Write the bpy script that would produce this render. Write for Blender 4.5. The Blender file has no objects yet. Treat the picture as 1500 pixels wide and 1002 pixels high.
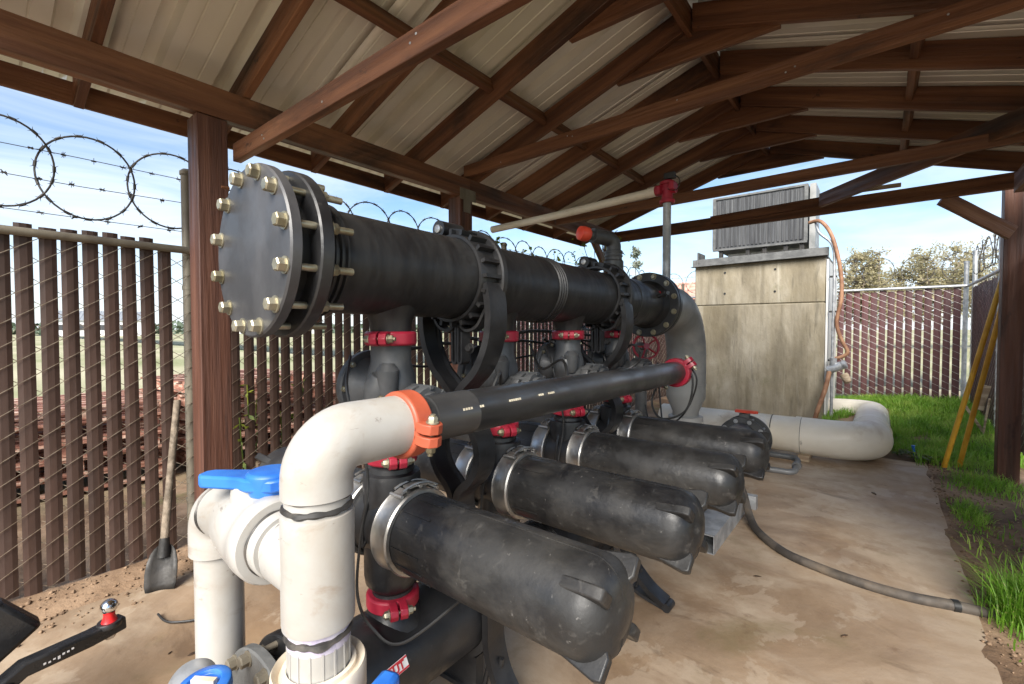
import bpy, bmesh, math, random
from mathutils import Vector, Matrix, noise
random.seed(7)
V = Vector; R = math.radians; PI = math.pi
sc = bpy.context.scene; col = sc.collection
# ------------------------------------------------------------------ mesh builder
def dedupe(pts):
    o = []
    for p in pts:
        p = V(p)
        if not o or (p-o[-1]).length > 1e-4: o.append(p)
    return o
class MB:
    def __init__(s): s.v = []; s.f = []
    def add(s, vs, fs):
        o = len(s.v); s.v += [tuple(v) for v in vs]; s.f += [tuple(i+o for i in f) for f in fs]; return s
    def box(s, c, d, m=None):
        x, y, z = (k/2 for k in d); c = V(c)
        vs = [V((a*x, b*y, e*z)) for a in (-1,1) for b in (-1,1) for e in (-1,1)]
        if m: vs = [m @ v for v in vs]
        return s.add([v+c for v in vs], [(0,1,3,2),(4,6,7,5),(0,4,5,1),(2,3,7,6),(0,2,6,4),(1,5,7,3)])
    def bb(s, a, b):
        return s.box([(p+q)/2 for p, q in zip(a,b)], [abs(q-p) for p, q in zip(a,b)])
    def frame(s, d):
        d = V(d).normalized(); u = V((0,0,1)) if abs(d.z) < .95 else V((1,0,0))
        a = d.cross(u).normalized(); return a, a.cross(d).normalized(), d
    def lathe(s, prof, o, axis, n=32, cap=True):
        a, b, d = s.frame(axis); o = V(o); vs = []; fs = []; m = len(prof)
        for r, h in prof:
            for i in range(n):
                t = 2*PI*i/n; vs.append(o + d*h + a*(r*math.cos(t)) + b*(r*math.sin(t)))
        for j in range(m-1):
            for i in range(n):
                k = (i+1) % n; fs.append((j*n+i, j*n+k, (j+1)*n+k, (j+1)*n+i))
        if cap: fs.append(tuple(range(n-1,-1,-1))); fs.append(tuple((m-1)*n+i for i in range(n)))
        return s.add(vs, fs)
    def cyl(s, p, q, r, r1=None, n=20, ch=0):
        p = V(p); q = V(q); L = (q-p).length; r1 = r if r1 is None else r1
        pr = [(r-ch,0),(r,ch),(r1,L-ch),(r1-ch,L)] if ch else [(r,0),(r1,L)]
        return s.lathe(pr, p, q-p, n)
    def ring(s, ri, ro, h0, h1, o, axis, n=40, ch=.0):
        c = ch; pr = [(ri,h0),(ro-c,h0),(ro,h0+c),(ro,h1-c),(ro-c,h1),(ri,h1),(ri,h0)] if c else [(ri,h0),(ro,h0),(ro,h1),(ri,h1),(ri,h0)]
        return s.lathe(pr, o, axis, n, False)
    def tube(s, pts, r, n=10, closed=False):
        pts = dedupe(pts) if not isinstance(r,(list,tuple)) else [V(p) for p in pts]; m = len(pts); vs = []; fs = []
        rr = r if isinstance(r, (list, tuple)) else [r]*m
        def tan(i):
            if closed: return (pts[(i+1)%m]-pts[i-1]).normalized()
            return (pts[min(i+1,m-1)]-pts[max(i-1,0)]).normalized()
        t = tan(0); a = t.orthogonal().normalized()
        for i in range(m):
            t2 = tan(i); q = t.rotation_difference(t2); a = q @ a; a = (a - t2*a.dot(t2)).normalized(); t = t2; b = t.cross(a)
            for k in range(n):
                g = 2*PI*k/n; vs.append(pts[i] + (a*math.cos(g)+b*math.sin(g))*rr[i])
        for i in range(m if closed else m-1):
            j = (i+1) % m
            for k in range(n):
                l = (k+1) % n; fs.append((i*n+k, i*n+l, j*n+l, j*n+k))
        if not closed: fs.append(tuple(range(n-1,-1,-1))); fs.append(tuple((m-1)*n+k for k in range(n)))
        return s.add(vs, fs)
    def sweep(s, pts, prof, side, closed=False):
        # prof: list of (u along in-plane normal, w along side); side: constant direction
        pts = [V(p) for p in pts]; side = V(side).normalized(); m = len(pts); n = len(prof); vs = []; fs = []
        for i in range(m):
            if closed: t = pts[(i+1)%m]-pts[i-1]
            else: t = pts[min(i+1,m-1)]-pts[max(i-1,0)]
            nn = side.cross(t.normalized()).normalized()
            for u, w in prof: vs.append(pts[i] + nn*u + side*w)
        for i in range(m if closed else m-1):
            j = (i+1) % m
            for k in range(n):
                l = (k+1) % n; fs.append((i*n+k, i*n+l, j*n+l, j*n+k))
        if not closed: fs.append(tuple(range(n-1,-1,-1))); fs.append(tuple((m-1)*n+k for k in range(n)))
        return s.add(vs, fs)
    def prism(s, poly, h, M=None):
        n = len(poly); vs = [V((x,y,-h/2)) for x,y in poly] + [V((x,y,h/2)) for x,y in poly]
        if M: vs = [M @ v for v in vs]
        return s.add(vs, [tuple(range(n-1,-1,-1)), tuple(range(n,2*n))] + [(i,(i+1)%n,(i+1)%n+n,i+n) for i in range(n)])
    def bolt(s, o, axis, r=.013, h=.011, shank=0, washer=True):
        o = V(o); d = V(axis).normalized()
        if washer: s.lathe([(r*1.25,0),(r*1.25,.003)], o, d, 16)
        s.lathe([(r,.003),(r,h),(r*.82,h+.003)], o, d, 6)
        if shank: s.cyl(o, o+d*(h+shank), r*.55, n=10)
        return s
    def build(s, name, mat, parent=None, ang=38, bev=0):
        me = bpy.data.meshes.new(name); me.from_pydata(s.v, [], s.f)
        bm = bmesh.new(); bm.from_mesh(me); bmesh.ops.recalc_face_normals(bm, faces=bm.faces); bm.to_mesh(me); bm.free()
        me.materials.append(mat); me.shade_smooth(); me.set_sharp_from_angle(angle=R(ang))
        o = bpy.data.objects.new(name, me); col.objects.link(o)
        if bev:
            b = o.modifiers.new('bevel','BEVEL'); b.width = bev; b.segments = 2; b.limit_method = 'ANGLE'; b.angle_limit = R(40)
        if parent: adopt(o, parent)
        return o
WL = {}
def wloc(o): return WL.get(o.name, V((0,0,0)))
def adopt(o, parent):
    o.parent = parent
    o.matrix_parent_inverse = Matrix.Translation(-(wloc(parent)))
def thing(name, loc, label, cat, group=None, kind=None):
    o = bpy.data.objects.new(name, None); col.objects.link(o); o.location = loc; o.empty_display_size = .1
    WL[o.name] = V(loc); return tag(o, label, cat, group, kind)
def tag(o, label=None, cat=None, group=None, kind=None):
    if label: o['label'] = label
    if cat: o['category'] = cat
    if group: o['group'] = group
    if kind: o['kind'] = kind
    return o
def kids(o): return [c for c in col.objects if c.parent == o]
def copy_tree(o, parent=None):
    c = o.copy(); col.objects.link(c); WL[c.name] = wloc(o)
    if parent:
        inv = o.matrix_parent_inverse.copy(); c.parent = parent; c.matrix_parent_inverse = inv
    for k in kids(o): copy_tree(k, c)
    return c
def catmull(P, k=8, closed=False):
    P = [V(p) for p in P]; n = len(P); out = []
    for i in range(n if closed else n-1):
        g = (lambda j: P[j % n]) if closed else (lambda j: P[max(0, min(n-1, j))])
        a, b, c, d = g(i-1), g(i), g(i+1), g(i+2)
        for t in (j/k for j in range(k)):
            out.append(.5*((2*b)+(c-a)*t+(2*a-5*b+4*c-d)*t*t+(3*b-a-3*c+d)*t**3))
    if not closed: out.append(P[-1])
    return out
def bend(p, c, q, r, k=10):
    """polyline p -> c -> q with a round corner of radius r"""
    p, c, q = V(p), V(c), V(q); a = (p-c).normalized(); b = (q-c).normalized()
    h = math.acos(max(-1, min(1, a.dot(b))))/2; d = r/math.tan(h); ctr = c + (a+b).normalized()*(r/math.sin(h))
    s = c + a*d - ctr; e = c + b*d - ctr; th = s.angle(e); ax = s.cross(e).normalized()
    return [ctr + Matrix.Rotation(th*i/k, 3, ax) @ s for i in range(k+1)]
# ------------------------------------------------------------------ materials
def mat(name, cols, scale=4, stretch=(1,1,1), detail=6, rough=(.5,.6), metal=0, bump=0, bscale=None, spots=None, spec=None, coord='Object', dist=0, fine=None, nrough=.55):
    """cols: (pos, rgb) ramp on noise; spots: list of (rgb, scale, lo, hi, amount, stretch)"""
    m = bpy.data.materials.new(name); m.use_nodes = True; nt = m.node_tree; N = nt.nodes; L = nt.links
    bs = N['Principled BSDF']; tc = N.new('ShaderNodeTexCoord'); oi = N.new('ShaderNodeObjectInfo')
    mu = N.new('ShaderNodeMath'); mu.operation = 'MULTIPLY'; mu.inputs[1].default_value = 37.; L.new(oi.outputs['Random'], mu.inputs[0])
    ad = N.new('ShaderNodeVectorMath'); ad.operation = 'ADD'; L.new(tc.outputs[coord], ad.inputs[0]); L.new(mu.outputs[0], ad.inputs[1])
    def nz(sca, st, det, d=0, rg=nrough):
        mp = N.new('ShaderNodeMapping'); mp.inputs['Scale'].default_value = st; L.new(ad.outputs[0], mp.inputs[0])
        n = N.new('ShaderNodeTexNoise'); n.inputs['Scale'].default_value = sca; n.inputs['Detail'].default_value = det
        n.inputs['Distortion'].default_value = d; n.inputs['Roughness'].default_value = rg; L.new(mp.outputs[0], n.inputs['Vector'])
        q = N.new('ShaderNodeMapRange'); q.inputs['From Min'].default_value = .3; q.inputs['From Max'].default_value = .7; L.new(n.outputs['Fac'], q.inputs[0]); return q.outputs[0]
    base = nz(scale, stretch, detail, dist)
    cr = N.new('ShaderNodeValToRGB'); e = cr.color_ramp.elements
    while len(e) < len(cols): e.new(.5)
    for i, (p, c) in enumerate(cols): e[i].position = p; e[i].color = (*c, 1)
    L.new(base, cr.inputs[0]); out = cr.outputs[0]
    for (c, s2, lo, hi, amt, st) in (spots or []):
        lo, hi, amt = .5+(lo-.5)*1.9, .5+(hi-.5)*2.15, amt*.85; f = nz(s2, st, 9, .4, .64); mr = N.new('ShaderNodeMapRange'); mr.inputs['From Min'].default_value = lo; mr.inputs['From Max'].default_value = hi
        mr.inputs['To Max'].default_value = amt; L.new(f, mr.inputs[0])
        mx = N.new('ShaderNodeMix'); mx.data_type = 'RGBA'; L.new(mr.outputs[0], mx.inputs[0]); L.new(out, mx.inputs[6]); mx.inputs[7].default_value = (*c,1); out = mx.outputs[2]
    L.new(out, bs.inputs['Base Color'])
    mr = N.new('ShaderNodeMapRange'); mr.inputs['From Min'].default_value = .3; mr.inputs['From Max'].default_value = .7
    mr.inputs['To Min'].default_value = rough[0]; mr.inputs['To Max'].default_value = rough[1]
    L.new(nz(scale*2.3, stretch, 4), mr.inputs[0]); L.new(mr.outputs[0], bs.inputs['Roughness'])
    bs.inputs['Metallic'].default_value = metal
    if spec is not None: bs.inputs['Specular IOR Level'].default_value = spec
    if bump:
        b = N.new('ShaderNodeBump'); b.inputs['Strength'].default_value = bump; b.inputs['Distance'].default_value = .01
        L.new(nz(bscale or scale*4, stretch, 6), b.inputs['Height']); L.new(b.outputs[0], bs.inputs['Normal'])
    return m
U = (1,1,1)
M = {}
M['wood'] = mat('stained_wood', [(.1,(.065,.024,.011)),(.5,(.14,.054,.023)),(.9,(.225,.097,.043))], 2.4, (.3,5,5), 8, (.5,.75), bump=.35, bscale=9,
    spots=[((.012,.007,.005), 1.3, .56, .68, .85, (.7,1.8,1.8)), ((.28,.14,.07), 2.2, .62, .74, .45, (.4,4,4)), ((.015,.008,.006), 5, .7, .73, .9, (.9,1.8,1.8))])
M['wood_post'] = mat('redwood_post', [(.1,(.05,.02,.012)),(.5,(.09,.035,.021)),(.9,(.13,.055,.033))], 3, (.3,6,6), 8, (.5,.75), bump=.3, bscale=9,
    spots=[((.02,.009,.007), 3.5, .63, .7, .8, (1,2,2))])
M['wood_pale'] = mat('weathered_board', [(.3,(.28,.2,.13)),(.7,(.5,.4,.28))], 4, (.3,6,6), 6, (.7,.9), bump=.3)
M['wood_grey'] = mat('old_handle_wood', [(.2,(.11,.085,.06)),(.8,(.24,.19,.14))], 4, (.3,6,6), 7, (.7,.9), bump=.3)
M['roof'] = mat('galvanised_sheet', [(.2,(.74,.7,.62)),(.8,(.86,.83,.77))], .9, (.25,3,1), 4, (.3,.48), metal=.25, bump=.02,
    spots=[((.3,.23,.16), .8, .58, .8, .45, (.35,2.2,1)), ((.62,.6,.34), .55, .5, .74, .5, (1,.6,1)), ((.6,.53,.52), .7, .56, .8, .4, (.5,1,1))])
M['black'] = mat('black_plastic', [(.3,(.011,.011,.012)),(.7,(.023,.023,.024))], 6, U, 6, (.34,.5), bump=.05, bscale=60,
    spots=[((.075,.068,.06), 2.6, .55, .74, .35, U), ((.13,.12,.11), 40, .68, .76, .3, U)])
M['canister'] = mat('dusty_black_plastic', [(.2,(.007,.007,.008)),(.8,(.018,.0175,.017))], 5, U, 8, (.36,.58), bump=.06, bscale=50,
    spots=[((.07,.066,.06), 3.2, .46, .74, .65, (1,1,1.2)), ((.09,.082,.072), 10, .56, .8, .4, (.5,1,1)), ((.17,.16,.145), 24, .62, .78, .35, (1,.4,1)), ((.3,.28,.26), 55, .71, .76, .5, U)])
M['manifold'] = mat('charcoal_pipe', [(.2,(.012,.012,.013)),(.8,(.024,.0238,.024))], 3, (2,7,2), 7, (.38,.52), bump=.03, bscale=14,
    spots=[((.06,.057,.053), 2.2, .54, .76, .25, (1,2.5,1)), ((.06,.05,.042), 3, .6, .78, .25, U)])
M['grey_plastic'] = mat('grey_plastic', [(.3,(.034,.036,.038)),(.7,(.07,.072,.074))], 5, U, 6, (.4,.55), bump=.04, bscale=40, spots=[((.15,.14,.125), 3, .55, .72, .4, U)])
M['disc'] = mat('grey_cover_disc', [(.3,(.034,.034,.036)),(.7,(.058,.057,.06))], 4, U, 7, (.36,.5), bump=.03, spots=[((.1,.098,.1), 3.5, .5, .7, .5, (1,1,.6))])
M['drain'] = mat('dusty_drain_pipe', [(.2,(.022,.022,.023)),(.8,(.048,.047,.046))], 4, (1,.6,1), 7, (.28,.45), bump=.04,
    spots=[((.11,.1,.088), 3, .53, .76, .4, (1,.35,1)), ((.12,.06,.035), 2, .66, .78, .4, U)])
M['red'] = mat('red_enamel', [(.2,(.27,.01,.026)),(.8,(.38,.018,.042))], 6, U, 5, (.35,.5), bump=.04, spots=[((.25,.03,.03), 12, .6, .7, .5, U), ((.45,.2,.18), 8, .66, .75, .4, U)])
M['orange'] = mat('orange_enamel', [(.2,(.31,.062,.03)),(.8,(.42,.088,.042))], 6, U, 5, (.4,.55), bump=.05, spots=[((.3,.07,.03), 14, .6, .7, .5, U)])
M['pvc'] = mat('white_pvc', [(.2,(.34,.327,.3)),(.8,(.41,.397,.372))], 2.5, U, 6, (.3,.45), bump=.02,
    spots=[((.29,.235,.17), 3.5, .5, .7, .5, U), ((.24,.17,.11), 8, .6, .7, .5, (1,1,1.8)), ((.1,.075,.055), 15, .69, .72, .7, (1,1,2.4)), ((.3,.25,.2), 28, .72, .76, .6, (1,1,.5))])
M['pvc_dirty'] = mat('aged_white_pvc', [(.2,(.68,.62,.51)),(.8,(.8,.75,.65))], 2, U, 6, (.35,.5), bump=.03,
    spots=[((.38,.27,.16), 2.2, .58, .72, .6, U), ((.1,.08,.06), 5, .69, .73, .7, U)])
M['pvc_cream'] = mat('cream_pvc_collar', [(.35,(.55,.46,.34)),(.65,(.72,.64,.52))], 4, U, 6, (.45,.6), bump=.05, spots=[((.3,.2,.12), 6, .6, .72, .6, U)])
M['primer'] = mat('purple_primer', [(.35,(.38,.34,.42)),(.65,(.62,.58,.62))], 7, U, 6, (.35,.5), spots=[((.2,.15,.33), 9, .55, .7, .6, U)])
M['glue'] = mat('dark_pipe_cement', [(.4,(.03,.028,.026)),(.6,(.08,.07,.06))], 12, U, 5, (.4,.6))
M['blue'] = mat('blue_handle_plastic', [(.35,(.02,.12,.47)),(.65,(.03,.17,.56))], 5, U, 4, (.3,.45), bump=.02, spots=[((.15,.25,.5), 9, .64, .74, .4, U)])
M['zinc'] = mat('yellow_zinc', [(.3,(.28,.255,.175)),(.7,(.42,.39,.3))], 12, U, 5, (.38,.58), metal=.85, bump=.05, spots=[((.25,.17,.08), 16, .62, .72, .5, U)])
M['steel'] = mat('stainless_steel', [(.2,(.38,.37,.35)),(.8,(.5,.49,.47))], 8, U, 5, (.36,.52), metal=.95, spots=[((.33,.27,.2), 7, .6, .74, .5, U)])
M['galv'] = mat('galvanised_steel', [(.35,(.34,.35,.36)),(.65,(.48,.49,.5))], 10, U, 6, (.4,.6), metal=.55, spots=[((.3,.25,.2), 5, .62, .75, .4, U)])
M['galv_tan'] = mat('dusty_galvanised_post', [(.2,(.12,.1,.075)),(.8,(.2,.175,.13))], 6, (1,1,.4), 6, (.5,.7), metal=.2, bump=.05)
M['ironpaint'] = mat('grey_painted_iron', [(.35,(.2,.205,.2)),(.65,(.29,.29,.28))], 3, U, 6, (.4,.55), bump=.04, spots=[((.35,.33,.29), 4, .6, .72, .4, U)])
M['cast'] = mat('grey_cast_flange', [(.2,(.075,.076,.074)),(.8,(.13,.13,.125))], 9, U, 6, (.5,.65), bump=.15, bscale=60)
M['slat'] = mat('brown_fence_slat', [(.2,(.042,.022,.015)),(.8,(.075,.042,.031))], 2, (1,5,.5), 6, (.45,.6), bump=.05, spots=[((.10,.08,.065), 3, .62, .85, .45, (1,2,1))])
M['slat_red'] = mat('maroon_fence_slat', [(.2,(.05,.017,.018)),(.8,(.08,.029,.03))], 2, (5,1,.5), 6, (.45,.6), bump=.05, spots=[((.13,.03,.027), 1.2, .6, .74, .5, U)])
M['wire'] = mat('fence_wire', [(.35,(.3,.25,.19)),(.65,(.46,.4,.32))], 20, U, 3, (.45,.6), metal=.5)
M['wire_light'] = mat('bright_fence_wire', [(.35,(.32,.3,.29)),(.65,(.5,.48,.46))], 20, U, 3, (.4,.55), metal=.4)
M['barb'] = mat('weathered_barbed_wire', [(.35,(.045,.04,.036)),(.65,(.1,.09,.08))], 20, U, 3, (.5,.65), metal=.4)
M['concrete'] = mat('cast_concrete', [(.1,(.16,.132,.088)),(.5,(.265,.228,.162)),(.9,(.38,.34,.265))], 2.0, (1.3,1.3,.45), 9, (.75,.9), bump=.5, bscale=16,
    spots=[((.13,.11,.075), 1.8, .5, .68, .7, (2.6,2.6,.22)), ((.2,.165,.1), .9, .48, .66, .6, U), ((.08,.07,.05), 3.4, .62, .7, .6, (2.2,2.2,.3)), ((.5,.46,.38), 2.4, .6, .74, .4, (3.5,3.5,.25)), ((.12,.1,.075), 5, .66, .74, .5, (2.5,2.5,.3)), ((.11,.12,.04), 2.2, .66, .76, .5, U), ((.06,.05,.04), 24, .68, .73, .6, U)])
M['slab'] = mat('stained_slab', [(.15,(.2,.136,.086)),(.5,(.325,.238,.16)),(.85,(.43,.34,.25))], 1.1, U, 9, (.55,.85), bump=.1, bscale=24, nrough=.66, dist=.6,
    spots=[((.3,.185,.095), .8, .48, .66, .6, (1,.7,1)), ((.24,.165,.1), 1.0, .56, .575, .3, U), ((.52,.44,.34), 1.6, .58, .592, .3, (1,.8,1)), ((.5,.415,.31), 1.3, .54, .68, .6, (.8,1,1)), ((.2,.125,.07), 3.1, .55, .7, .6, (.6,1.3,1)), ((.17,.13,.06), 1.9, .6, .72, .6, U), ((.13,.07,.035), 7, .64, .74, .6, U), ((.14,.09,.055), 60, .64, .78, .4, U), ((.55,.47,.37), 90, .68, .8, .3, U), ((.1,.06,.035), 4, .66, .72, .6, (.35,1,1))])
M['hitchblack'] = mat('black_powder_coat', [(.35,(.01,.01,.011)),(.65,(.02,.02,.021))], 8, U, 4, (.25,.4), bump=.08, bscale=120)
M['chrome'] = mat('polished_chrome', [(.4,(.72,.72,.72)),(.6,(.8,.8,.8))], 5, U, 2, (.05,.1), metal=1)
M['brightred'] = mat('bright_red_paint', [(.4,(.55,.012,.014)),(.6,(.65,.02,.022))], 5, U, 2, (.3,.4))
M['redcap'] = mat('red_plastic_cap', [(.4,(.55,.045,.02)),(.6,(.65,.07,.035))], 6, U, 4, (.4,.5))
M['rubber'] = mat('dusty_rubber_hose', [(.35,(.045,.038,.032)),(.65,(.1,.083,.068))], 5, U, 6, (.6,.8), bump=.05, spots=[((.2,.15,.1), 3, .58, .72, .6, U)])
M['cable'] = mat('black_cable', [(.4,(.012,.012,.012)),(.6,(.025,.025,.025))], 8, U, 3, (.4,.55))
M['shovel'] = mat('dull_shovel_steel', [(.2,(.022,.021,.02)),(.8,(.05,.046,.042))], 9, U, 6, (.5,.7), metal=.3, bump=.1, spots=[((.2,.13,.07), 6, .6, .72, .5, U)])
M['yellow'] = mat('yellow_paint', [(.35,(.62,.3,.015)),(.65,(.75,.4,.03))], 5, U, 5, (.4,.55), spots=[((.3,.15,.03), 9, .64, .74, .5, U)])
M['copperhose'] = mat('tan_rubber_hose', [(.3,(.22,.105,.055)),(.7,(.34,.18,.1))], 6, U, 4, (.5,.65))
M['metalbox'] = mat('dark_cooler_panel', [(.2,(.035,.036,.039)),(.8,(.085,.087,.09))], 3, (8,8,.4), 7, (.5,.7), metal=.2, bump=.1, spots=[((.2,.2,.2), 3, .6, .78, .5, (6,6,.3))])
M['board_white'] = mat('pale_painted_board', [(.35,(.55,.54,.5)),(.65,(.7,.69,.66))], 3, (3,3,.4), 6, (.6,.8), bump=.05)
M['label_red'] = mat('red_sticker', [(.4,(.5,.02,.03)),(.6,(.58,.03,.04))], 6, U, 2, (.4,.5))
M['label_white'] = mat('white_sticker', [(.4,(.75,.73,.72)),(.6,(.82,.8,.8))], 6, U, 2, (.4,.5))
M['print'] = mat('pale_print', [(.4,(.45,.4,.3)),(.6,(.6,.55,.42))], 30, U, 2, (.5,.6))
M['grass'] = mat('lush_grass', [(.2,(.13,.29,.02)),(.5,(.22,.44,.035)),(.8,(.38,.54,.09))], 3.5, U, 6, (.45,.6), spots=[((.46,.4,.17), 45, .56, .66, .7, U), ((.07,.19,.02), 2.2, .56, .72, .5, U)])
M['leaf'] = mat('hazed_olive_leaves', [(.2,(.22,.195,.1)),(.8,(.42,.37,.22))], 1.2, U, 4, (.6,.8))  # olive tan, paled further so the colour carries distance haze
M['vine'] = mat('vine_leaves', [(.3,(.06,.1,.015)),(.7,(.25,.28,.04))], 5, U, 4, (.5,.7))
M['conifer'] = mat('dark_needles', [(.3,(.035,.06,.035)),(.7,(.09,.12,.08))], 1.2, U, 4, (.6,.8))
M['conifer_hazed'] = mat('hazed_needles', [(.3,(.09,.11,.08)),(.7,(.2,.21,.16))], 1.2, U, 4, (.6,.8))  # distance haze mixed into the needle colour
M['bark'] = mat('grey_bark', [(.35,(.09,.07,.05)),(.65,(.2,.165,.125))], 3, (1,1,.4), 6, (.8,.9), bump=.3)
M['redroof'] = mat('faded_red_roof', [(.35,(.5,.25,.18)),(.65,(.62,.36,.27))], 1, (3,3,1), 5, (.5,.7))
M['farwhite'] = mat('white_barn_wall', [(.35,(.6,.6,.6)),(.65,(.72,.72,.72))], .3, U, 4, (.6,.8))
M['crate'] = mat('rust_red_pallet', [(.1,(.14,.05,.034)),(.5,(.3,.14,.095)),(.9,(.6,.43,.33))], 3, (2,2,6), 6, (.7,.9), bump=.2)
M['crumb'] = mat('dirt_clod', [(.2,(.12,.072,.042)),(.8,(.3,.2,.125))], 30, U, 4, (.85,.95))
M['dryleaf'] = mat('dry_leaf', [(.35,(.05,.028,.015)),(.65,(.13,.075,.04))], 9, U, 4, (.7,.9))
W = M['wood']
for k_ in ('grass','leaf','vine'):
    nt_ = M[k_].node_tree; b_ = nt_.nodes['Principled BSDF']; tr = nt_.nodes.new('ShaderNodeBsdfTranslucent'); ms = nt_.nodes.new('ShaderNodeMixShader'); ms.inputs[0].default_value = .42
    nt_.links.new(b_.inputs['Base Color'].links[0].from_socket, tr.inputs['Color']); nt_.links.new(b_.outputs[0], ms.inputs[1]); nt_.links.new(tr.outputs[0], ms.inputs[2]); nt_.links.new(ms.outputs[0], nt_.nodes['Material Output'].inputs['Surface'])
# ------------------------------------------------------------------ sky, sun, camera
SUN_EL, SUN_AZ = R(37), R(158)     # azimuth: clockwise from +Y
w = bpy.data.worlds.new('World'); sc.world = w; w.use_nodes = True
nt = w.node_tree; N = nt.nodes; L = nt.links; bg = N['Background']; hs = N.new('ShaderNodeHueSaturation'); hs.inputs['Saturation'].default_value = 1.15; hs.inputs['Value'].default_value = .7
sky = N.new('ShaderNodeTexSky'); sky.sky_type = 'NISHITA'; sky.sun_disc = False; sky.sun_elevation = SUN_EL; sky.sun_rotation = SUN_AZ
sky.air_density = 1.0; sky.dust_density = .6; sky.ozone_density = 2.0
tc = N.new('ShaderNodeTexCoord'); mp = N.new('ShaderNodeMapping'); mp.inputs['Scale'].default_value = (1.2,1.2,5.5); mp.inputs['Rotation'].default_value = (.12,.2,.5)
L.new(tc.outputs['Generated'], mp.inputs[0])
nz = N.new('ShaderNodeTexNoise'); nz.inputs['Scale'].default_value = 1.9; nz.inputs['Detail'].default_value = 9; nz.inputs['Roughness'].default_value = .58; nz.inputs['Distortion'].default_value = .5
L.new(mp.outputs[0], nz.inputs['Vector'])
cr = N.new('ShaderNodeMapRange'); cr.inputs['From Min'].default_value = .4; cr.inputs['From Max'].default_value = .78; cr.inputs['To Max'].default_value = .85; L.new(nz.outputs['Fac'], cr.inputs[0])
# more white cloud low over the horizon
sp = N.new('ShaderNodeSeparateXYZ'); L.new(tc.outputs['Generated'], sp.inputs[0])
hz = N.new('ShaderNodeMapRange'); hz.inputs['From Min'].default_value = .30; hz.inputs['From Max'].default_value = .0; hz.inputs['To Min'].default_value = 0; hz.inputs['To Max'].default_value = .5; L.new(sp.outputs['Z'], hz.inputs[0])
mx0 = N.new('ShaderNodeMath'); mx0.operation = 'ADD'; mx0.use_clamp = True; L.new(cr.outputs[0], mx0.inputs[0]); L.new(hz.outputs[0], mx0.inputs[1])
mx = N.new('ShaderNodeMix'); mx.data_type = 'RGBA'; L.new(mx0.outputs[0], mx.inputs[0]); L.new(sky.outputs[0], hs.inputs['Color']); L.new(hs.outputs[0], mx.inputs[6]); mx.inputs[7].default_value = (3.7,4.05,4.5,1)
L.new(mx.outputs[2], bg.inputs['Color']); bg.inputs['Strength'].default_value = .05
sl = bpy.data.lights.new('sun','SUN'); sl.energy = 1.5; sl.angle = R(40); sl.color = (1,.95,.87)
so = bpy.data.objects.new('sun', sl); col.objects.link(so)
sd = V((math.sin(SUN_AZ)*math.cos(SUN_EL), math.cos(SUN_AZ)*math.cos(SUN_EL), math.sin(SUN_EL)))
so.rotation_euler = sd.to_track_quat('Z','Y').to_euler(); so.location = (6,-12,12)
cam = bpy.data.cameras.new('camera'); cam.lens = 670/1500*36; cam.sensor_width = 36; cam.clip_end = 3000; cam.clip_start = .05
co = bpy.data.objects.new('camera', cam); col.objects.link(co); co.location = (0,0,1.35); co.rotation_euler = (R(90-1.62), 0, R(38.87)); sc.camera = co
sc.view_settings.view_transform = 'Standard'; sc.view_settings.look = 'None'; sc.view_settings.exposure = 2.62; sc.view_settings.gamma = 1
# ------------------------------------------------------------------ ground, slab
def sm(a, b, x): t = max(0, min(1, (x-a)/(b-a))); return t*t*(3-2*t)
def gz(x, y):
    z = -.012 + .013*noise.noise(V((x*1.3,y*1.3,0))) + .008*noise.noise(V((x*5,y*5,3)))
    z += .19*sm(6.1, 9.3, y)*sm(-1.5, .2, x)*(1-sm(12,30,y))
    z += .04*sm(-2.88,-3.2,x)*(1-sm(-3.6,-5,x))
    z += .016*sm(.32,.44,x)*(1-sm(.9,1.4,x))
    if x < .31 and x > -2.9 and y < 6.1: z = min(z, -.02)
    return z
def axis_pts(lo, hi, step, far):
    a = []; x = lo
    while x < hi: a.append(x); x += step
    a.append(hi); o = [far*-1, -300, -120, -60, -30, -18]; o2 = [18, 30, 60, 120, 300, far]
    return [v for v in o if v < lo] + a + [v for v in o2 if v > hi]
xs = axis_pts(-7, 3, .06, 1500); ys = axis_pts(-9, 12, .1, 1500)
g = MB(); g.v = [(x,y,gz(x,y)) for y in ys for x in xs]; n = len(xs)
g.f = [(j*n+i, j*n+i+1, (j+1)*n+i+1, (j+1)*n+i) for j in range(len(ys)-1) for i in range(n-1)]
gm = mat('dirt_and_field', [(.2,(.1,.058,.032)),(.5,(.19,.118,.068)),(.8,(.3,.2,.125))], 1.8, U, 9, (.85,.95), bump=.5, bscale=16, nrough=.65,
    spots=[((.3,.21,.13), 5, .62, .74, .4, U), ((.05,.035,.02), 18, .64, .72, .7, U), ((.1,.14,.03), 1.3, .62, .72, .4, U)])
nt = gm.node_tree; N = nt.nodes; L = nt.links; bs = N['Principled BSDF']; src = bs.inputs['Base Color'].links[0].from_socket
ge = N.new('ShaderNodeNewGeometry'); sp = N.new('ShaderNodeSeparateXYZ'); L.new(ge.outputs['Position'], sp.inputs[0])
def mr(sock, a, b):
    m = N.new('ShaderNodeMapRange'); m.inputs['From Min'].default_value = a; m.inputs['From Max'].default_value = b; L.new(sock, m.inputs[0]); return m.outputs[0]
f1 = mr(sp.outputs['X'], -4.6, -6.2); f2 = mr(sp.outputs['Y'], 10.2, 12); f3 = mr(sp.outputs['X'], 2.5, 5)
a = N.new('ShaderNodeMath'); a.operation = 'MAXIMUM'; L.new(f1, a.inputs[0]); L.new(f2, a.inputs[1])
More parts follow.
